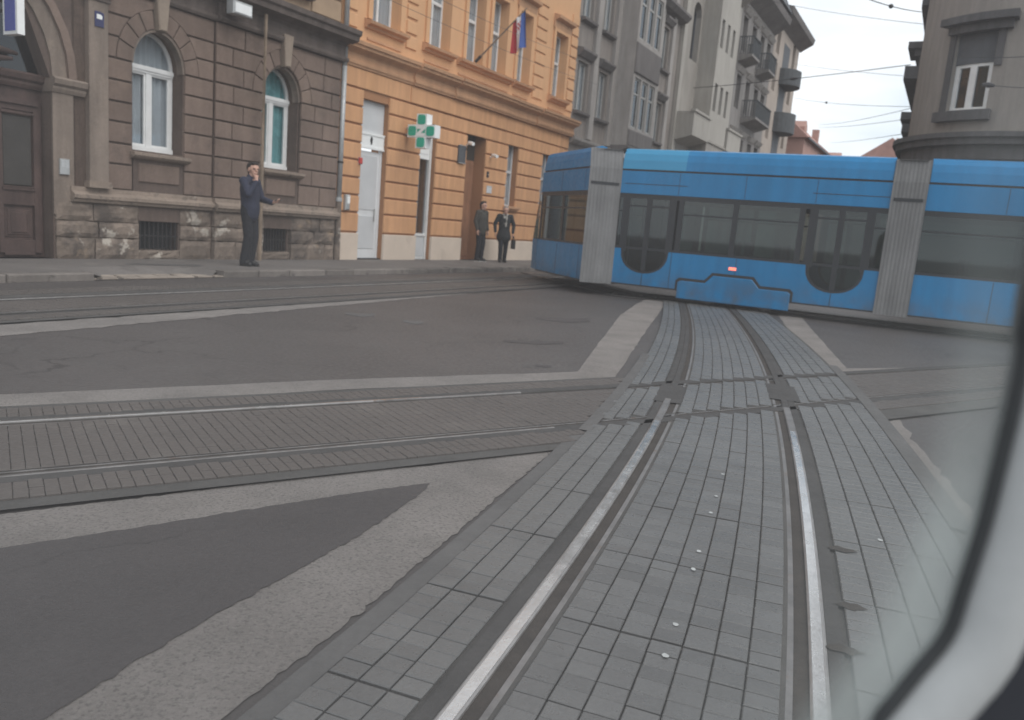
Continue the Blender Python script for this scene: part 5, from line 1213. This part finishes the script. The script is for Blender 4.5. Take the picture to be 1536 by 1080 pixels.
def person(label, loc, rotz, height, J, look, jacket, trousers, hair, extra=None, sole=None):
    """J: joint positions for a 1.75 m figure (x forward, y left, z up)"""
    e = empty('person', loc, rotz); tag(e, label, 'person'); k = height / 1.75
    v = {n_: Vector(p) for n_, p in J.items() if isinstance(p, tuple)}
    # body: one continuous surface
    b = MB()
    b.cone(v['pelvis'], v['chest'], .125, .135, .68, (0, 1, 0)); b.cone(v['chest'], v['neck'], .13, .07, .7, (0, 1, 0)); b.cone(v['neck'], v['head'] - Vector((0, 0, .04)), .058, .055)
    Pf = head(b, v['head'], look)
    for s in 'lr':
        b.cone(v['sh_' + s], v['el_' + s], .052, .040); b.cone(v['el_' + s], v['wr_' + s], .040, .027)
        hand(b, v['wr_' + s], J['aim_' + s], J['pn_' + s], J.get('curl_' + s, .5))
        b.cone(v['neck'] - Vector((0, 0, .05)), v['sh_' + s], .06, .055)
        b.cone(v['hip_' + s], v['kn_' + s], .085, .056); b.cone(v['kn_' + s], v['an_' + s], .056, .036); b.cone(v['an_' + s], v['toe_' + s], .036, .030)
    remesh(b, 'body', 'skin', e, .0085, 3, k)
    # jacket
    j = MB(); lo = J.get('hem', v['pelvis'] - Vector((0, 0, .07))); lo = Vector(lo); hr = J.get('hem_r', .150)
    j.cone(v['pelvis'] + Vector((0, 0, .06)), v['chest'], .180, .185, .78, (0, 1, 0)); j.cone(lo, v['pelvis'] + Vector((0, 0, .06)), hr, .180, .82, (0, 1, 0)); j.cone(v['chest'], v['neck'] - Vector((0, 0, .03)), .175, .085, .76, (0, 1, 0))
    j.cone(v['neck'] - Vector((0, 0, .01)), v['neck'] + Vector((.0, 0, .022)), .074, .070)
    for s in 'lr':
        j.cone(v['neck'] - Vector((0, 0, .06)), v['sh_' + s], .075, .078); j.cone(v['sh_' + s], v['el_' + s], .076, .060); j.cone(v['el_' + s], v['el_' + s].lerp(v['wr_' + s], .93), .060, .046)
    jo = remesh(j, 'jacket', jacket, e, .010, 4, k)
    t = MB()
    t.cone(v['hip_l'] + Vector((0, -.02, .07)), v['hip_r'] + Vector((0, .02, .07)), .112, .112, .95, (0, 0, 1))
    for s in 'lr':
        t.cone(v['hip_' + s] + Vector((0, 0, .03)), v['kn_' + s], .098, .075); t.cone(v['kn_' + s], v['an_' + s] + Vector((0.01, 0, -.015)), .074, J.get('cuff', .064))
    remesh(t, 'trousers', trousers, e, .010, 4, k)
    for s in 'lr':
        sh = MB(); a, to = v['an_' + s], v['toe_' + s]; heel = a + (a - to) * .28; heel.z = .035; to2 = Vector((to.x, to.y, .034))
        sh.cone(heel, to2, .046, .048, .8, None); sh.cone(a + Vector((0, 0, -.01)), a.lerp(to2, .6), .058, .052)
        so = remesh(sh, 'shoe', 'shoe_black', e, .007, 3, k)
        sl = MB(); d_ = (to2 - heel); d_.z = 0; d_.normalize(); q = Vector((-d_.y, d_.x, 0)); mid = (heel + to2) / 2; l_ = (to2 - heel).length / 2 + .05
        pts = [mid + d_ * l_ * math.cos(t_) + q * .045 * math.sin(t_) for t_ in np.linspace(0, 2 * math.pi, 15)[:-1]]
        m_ = MB().extz([(p.x * k / U, p.y * k / U) for p in pts], 0, .016 * k / U); obj('sole', m_, sole or 'shoe_black', so)
    h = MB(); P = lambda a_, b_, c_: Pf(a_, b_, c_)
    h.ball(P(-.030, 0, .045), .098, 14, 10, (1., .93, 1.0)); h.cone(P(-.06, 0, .03), P(-.068, 0, -.045), .075, .050); h.cone(P(.045, -.03, .105), P(.045, .03, .105), .030, .030)
    remesh(h, 'hair', hair, e, .009, 2, k)
    ey = MB()
    for s in (-1, 1): ey.ball(P(.082, s * .032, .012), .010, 8, 6)
    eo = obj('eyes', MB().add([(x * k / U, y * k / U, z * k / U) for x, y, z in ey.v], ey.f), 'iron_dark', e)
    return e, k
stand = dict(pelvis=(0, 0, .95), chest=(.0, 0, 1.28), neck=(.0, 0, 1.47), head=(.035, 0, 1.62),
             sh_l=(0, .185, 1.42), sh_r=(0, -.185, 1.42), hip_l=(0, .09, .91), hip_r=(0, -.09, .91))
J = dict(stand, pelvis=(.02, 0, .95), chest=(-.01, 0, 1.29), neck=(.015, 0, 1.47), head=(.055, 0, 1.615), el_r=(.13, -.24, 1.21), wr_r=(.20, -.12, 1.42), aim_r=(-.35, .35, .85), pn_r=(-.2, .95, -.2), curl_r=.7,
         el_l=(.08, .23, 1.15), wr_l=(.34, .15, 1.10), aim_l=(.95, -.05, .22), pn_l=(0, -.2, 1), curl_l=.6,
         kn_l=(.06, .075, .50), an_l=(-.02, .05, .085), toe_l=(.12, .07, .035), kn_r=(.035, -.075, .50), an_r=(-.05, -.055, .085), toe_r=(.08, -.09, .035), cuff=.082, hem=(.015, 0, .90), hem_r=.172)
pm_ = on_ground(372, 399, SW)
man, k = person('man in a navy jacket and black trousers, one hand at his face', (pm_.x, pm_.y, SW), R(-14), 1.88, J, (1, -.45, 0), 'navy_jacket', 'black_trousers', 'hair_dark')
# the phone he holds out
bpy.context.view_layer.update()
ph = MB().box(-.075, .075, -.036, .036, -.005, .005)
wl_ = man.matrix_world @ (Vector((.455, .145, 1.145)) * k)
po = obj('mobile_phone', ph, 'tram_black'); po.location = wl_; po.rotation_euler = (R(8), R(-14), R(-14)); tag(po, 'dark mobile phone held out in the hand of the man in navy', 'phone')
J2 = dict(stand, el_l=(-.02, .25, 1.16), wr_l=(.06, .24, .92), aim_l=(.15, 0, -1), pn_l=(0, -1, 0), el_r=(-.03, -.25, 1.16), wr_r=(.05, -.24, .92), aim_r=(.15, 0, -1), pn_r=(0, 1, 0),
          kn_l=(.03, .09, .50), an_l=(-.02, .09, .085), toe_l=(.13, .11, .035), kn_r=(.02, -.09, .50), an_r=(-.04, -.09, .085), toe_r=(.11, -.12, .035), hem=(0, 0, .88), hem_r=.172)
p2 = on_un(719, 380, -13.4)
person('man in a dark olive jacket with pale soles, standing by the brown entrance', (p2.x, p2.y, SW), R(-35), 1.76, J2, (1, .1, 0), 'olive_jacket', 'black_trousers', 'hair_dark', sole='shoe_sole')
J3 = dict(stand, head=(.05, 0, 1.60), el_l=(-.02, .30, 1.17), wr_l=(.07, .27, .92), aim_l=(.15, 0, -1), pn_l=(0, -1, 0), el_r=(-.02, -.30, 1.17), wr_r=(.06, -.28, .92), aim_r=(.15, 0, -1), pn_r=(0, 1, 0),
          kn_l=(.03, .085, .50), an_l=(-.02, .075, .085), toe_l=(.13, .09, .035), kn_r=(.10, -.085, .51), an_r=(.08, -.08, .085), toe_r=(.22, -.10, .035), hem=(0, 0, .80), hem_r=.235)
p3 = on_un(753, 385, -13.05)
m3, k3 = person('grey haired man in a dark coat with a light scarf, carrying a bag', (p3.x, p3.y, SW), R(-78), 1.70, J3, (1, 0, 0), 'black_coat', 'black_trousers', 'hair_grey')
sc_ = MB(); sc_.cone((.02, -.06, 1.46), (.02, .06, 1.46), .05, .05); sc_.cone((.115, .03, 1.42), (.135, .02, 1.12), .035, .03, .5, (0, 1, 0)); sc_.cone((.10, -.04, 1.42), (.13, -.03, 1.2), .03, .025, .5, (0, 1, 0))
remesh(sc_, 'scarf', 'scarf_light', m3, .010, 2, k3)
bpy.context.view_layer.update()
bg = empty('shoulder_bag', (0, 0, 0)); bg.location = m3.matrix_world @ (Vector((.09, .30, .44)) * k3); bg.rotation_euler = (0, 0, R(-78)); tag(bg, 'black bag hanging from the hand of the grey haired man', 'bag')
obj('bag_body', MB().prism([(-.17, 0), (.17, 0), (.155, .29), (-.155, .29)], -.05, .05, .015), 'shoe_black', bg)
obj('handle', MB().tube([(-.09, 0, .29), (-.07, 0, .39), (.0, 0, .43), (.07, 0, .39), (.09, 0, .29)], .012, 8), 'shoe_black', bg)

# ------------------------------------------------------------------ overhead wires (between house fronts and masts)
def wire(a, b, label, sag=.15, r=0.0079, ins=None):
    a, b = Vector(a), Vector(b); pts = [a.lerp(b, t) - Vector((0, 0, sag * 4 * t * (1 - t))) - a for t in np.linspace(0, 1, 25)]
    e = empty('overhead_wire', tuple(a)); tag(e, label, 'wire', 'overhead tram wires')
    obj('cable', MB().tube([tuple(p) for p in pts], r, 6), 'wire_black', e, smooth=True)
    for t in (ins or ()):
        p = pts[int(t * 24)]; d = (pts[min(24, int(t * 24) + 1)] - p).normalized() * .16
        obj('insulator', MB().tube([tuple(p - d), tuple(p), tuple(p + d)], [.03, .055, .03], 8), 'wire_black', e)
def wpx(p0, D0, p1, D1, label, **k): wire(at_depth(*p0, D0), at_depth(*p1, D1), label, **k)
wpx((1040, 132), 33, (1366, 97), 24.2, 'thick cable strung across the street to the rounded corner house', sag=.05, r=0.0122, ins=(.55,))
wpx((1150, 0), 40, (1384, 36), 24, 'thin wire high up against the sky', sag=.08, r=0.0079)
wpx((1192, 96), 44, (1372, 115), 24.5, 'thin wire sloping down to the grey corner house', sag=.05, r=0.0072)
wpx((1192, 147), 46, (1366, 160), 24.5, 'thin wire with an insulator in front of the pale sky', sag=.1, r=0.0079, ins=(.45,))
wpx((1228, 187), 60, (1368, 162), 24.5, 'low wire rising towards the grey corner house', sag=.12, r=0.0086)
wpx((1228, 191), 60, (1364, 178), 24.6, 'lowest pair wire running to the cornice of the corner house', sag=.08, r=0.0086)
wpx((1246, 214), 70, (1360, 200), 25, 'wire just over the roofs of the far reddish houses', sag=.06, r=0.0086)
wpx((1290, -6), 17, (1384, 18), 23.8, 'knotted wire at the top of the sky gap', sag=.05, r=0.0101, ins=(.45,))
wpx((1440, 85), 17, (1600, 80), 15, 'wire in front of the hooded window', sag=.04, r=0.0072)
wpx((1478, 127), 17, (1600, 132), 15, 'wire with a clamp beside the hooded window', sag=.03, r=0.0072, ins=(.05,))
wpx((520, -30), 12, (900, 128), 29, 'thin wire passing in front of the orange house front', sag=.1, r=0.0036)
wpx((600, -30), 13, (905, 100), 29, 'second thin wire in front of the orange upper storey', sag=.1, r=0.0036)

# ------------------------------------------------------------------ window of the tram the view is taken from
WY = .50
ws = empty('tram_window', (0, WY, .35)); tag(ws, 'grey plastic window surround with black rubber seal and hazy glass', 'window'); wo = Vector((0, WY, .35))
px_line = [(1541, 440), (1534, 520), (1519, 600), (1500, 680), (1484, 745), (1469, 800), (1440, 890), (1418, 952), (1372, 1009), (1320, 1072), (1262, 1128)]
edge = [at_depth(x, y, WY) for x, y in px_line]; edge = [(p.x, p.z) for p in edge]
XL, ZTOP, ZBOT, XR = -1.05, 2.05, .96, .345
hole = [(edge[0][0] - .012, ZTOP - .25), (edge[0][0] - .002, 1.62)] + edge + [(.10, ZBOT - .012), (-.2, ZBOT - .02), (XL + .2, ZBOT), (XL + .05, ZBOT + .05), (XL, ZBOT + .2), (XL, ZTOP - .25), (XL + .06, ZTOP - .07), (XL + .25, ZTOP), (XR - .30, ZTOP), (XR - .12, ZTOP - .06)]
def offset_ring(ring, d):
    n = len(ring); out = []
    for i in range(n):
        a, b, c = Vector(ring[i - 1]), Vector(ring[i]), Vector(ring[(i + 1) % n]); t = ((b - a).normalized() + (c - b).normalized()).normalized(); nn_ = Vector((-t.y, t.x)); out.append(b + nn_ * d)
    return out
def densify(ring, k=3):
    n = len(ring); out = []
    for i in range(n):
        p = [Vector(ring[(i + j) % n]) for j in (-1, 0, 1, 2)]
        for q in range(k):
            f = q / k; out.append(.5 * ((2 * p[1]) + (p[2] - p[0]) * f + (2 * p[0] - 5 * p[1] + 4 * p[2] - p[3]) * f * f + (3 * p[1] - p[0] - 3 * p[2] + p[3]) * f ** 3))
    return out
hole = densify(hole, 3)
def ring_band(profile, m, nm):
    """profile: (offset from the glass edge outwards, y); swept round the opening"""
    rings = [offset_ring(hole, d) for d, _ in profile]; n = len(hole); mb = MB()
    mb.add([(p.x - wo.x, y - 0., p.y - wo.z) for (d, y), r_ in zip(profile, rings) for p in r_], [(k * n + i, k * n + (i + 1) % n, (k + 1) * n + (i + 1) % n, (k + 1) * n + i) for k in range(len(profile) - 1) for i in range(n)])
    return obj(nm, mb, m, ws, smooth=True)
sgn = -1 if sum(hole[i][0] * hole[(i + 1) % len(hole)][1] - hole[(i + 1) % len(hole)][0] * hole[i][1] for i in range(len(hole))) > 0 else 1
ring_band([(0, .012), (sgn * .0005, -.002), (sgn * .002, -.005), (sgn * .0042, -.004), (sgn * .0062, .0)], 'rubber', 'seal')
ring_band([(sgn * .0052, .002), (sgn * .008, -.004), (sgn * .022, -.013), (sgn * .036, -.016), (sgn * .046, -.011), (sgn * .052, .004), (sgn * .053, .04)], 'frame_plastic', 'surround')
ring_band([(sgn * .051, .03), (sgn * .075, .028), (sgn * .14, .02), (sgn * .30, .0)], 'dash_dark', 'wall_panel')
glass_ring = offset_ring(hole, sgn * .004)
gmb = MB().add([(p.x, .004, p.y - wo.z) for p in glass_ring], [tuple(range(len(glass_ring)))]); obj('glass', gmb, 'hazed_glass', ws)
# milky reflection on the right of the glass, painted as a graded matt veil
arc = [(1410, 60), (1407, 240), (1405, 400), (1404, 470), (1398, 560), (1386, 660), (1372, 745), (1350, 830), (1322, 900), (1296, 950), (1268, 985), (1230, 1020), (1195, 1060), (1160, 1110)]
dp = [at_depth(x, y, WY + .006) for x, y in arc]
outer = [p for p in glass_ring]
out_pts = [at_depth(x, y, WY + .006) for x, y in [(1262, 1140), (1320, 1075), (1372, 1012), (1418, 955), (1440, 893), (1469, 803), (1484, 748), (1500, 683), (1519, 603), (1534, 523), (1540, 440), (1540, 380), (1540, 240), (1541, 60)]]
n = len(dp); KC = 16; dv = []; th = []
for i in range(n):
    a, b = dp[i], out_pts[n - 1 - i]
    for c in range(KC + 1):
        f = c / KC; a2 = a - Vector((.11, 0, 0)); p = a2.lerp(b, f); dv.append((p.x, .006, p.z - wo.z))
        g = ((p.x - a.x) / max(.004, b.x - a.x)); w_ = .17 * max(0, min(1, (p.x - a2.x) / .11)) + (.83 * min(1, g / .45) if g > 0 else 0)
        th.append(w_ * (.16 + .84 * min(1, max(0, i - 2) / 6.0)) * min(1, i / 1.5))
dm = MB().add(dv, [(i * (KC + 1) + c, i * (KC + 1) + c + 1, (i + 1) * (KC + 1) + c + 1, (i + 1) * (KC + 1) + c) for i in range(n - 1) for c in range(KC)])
veil_o = obj('reflection_veil', dm, 'reflection_veil', ws)
at_ = veil_o.data.attributes.new('thickness', 'FLOAT', 'POINT'); at_.data.foreach_set('value', th)
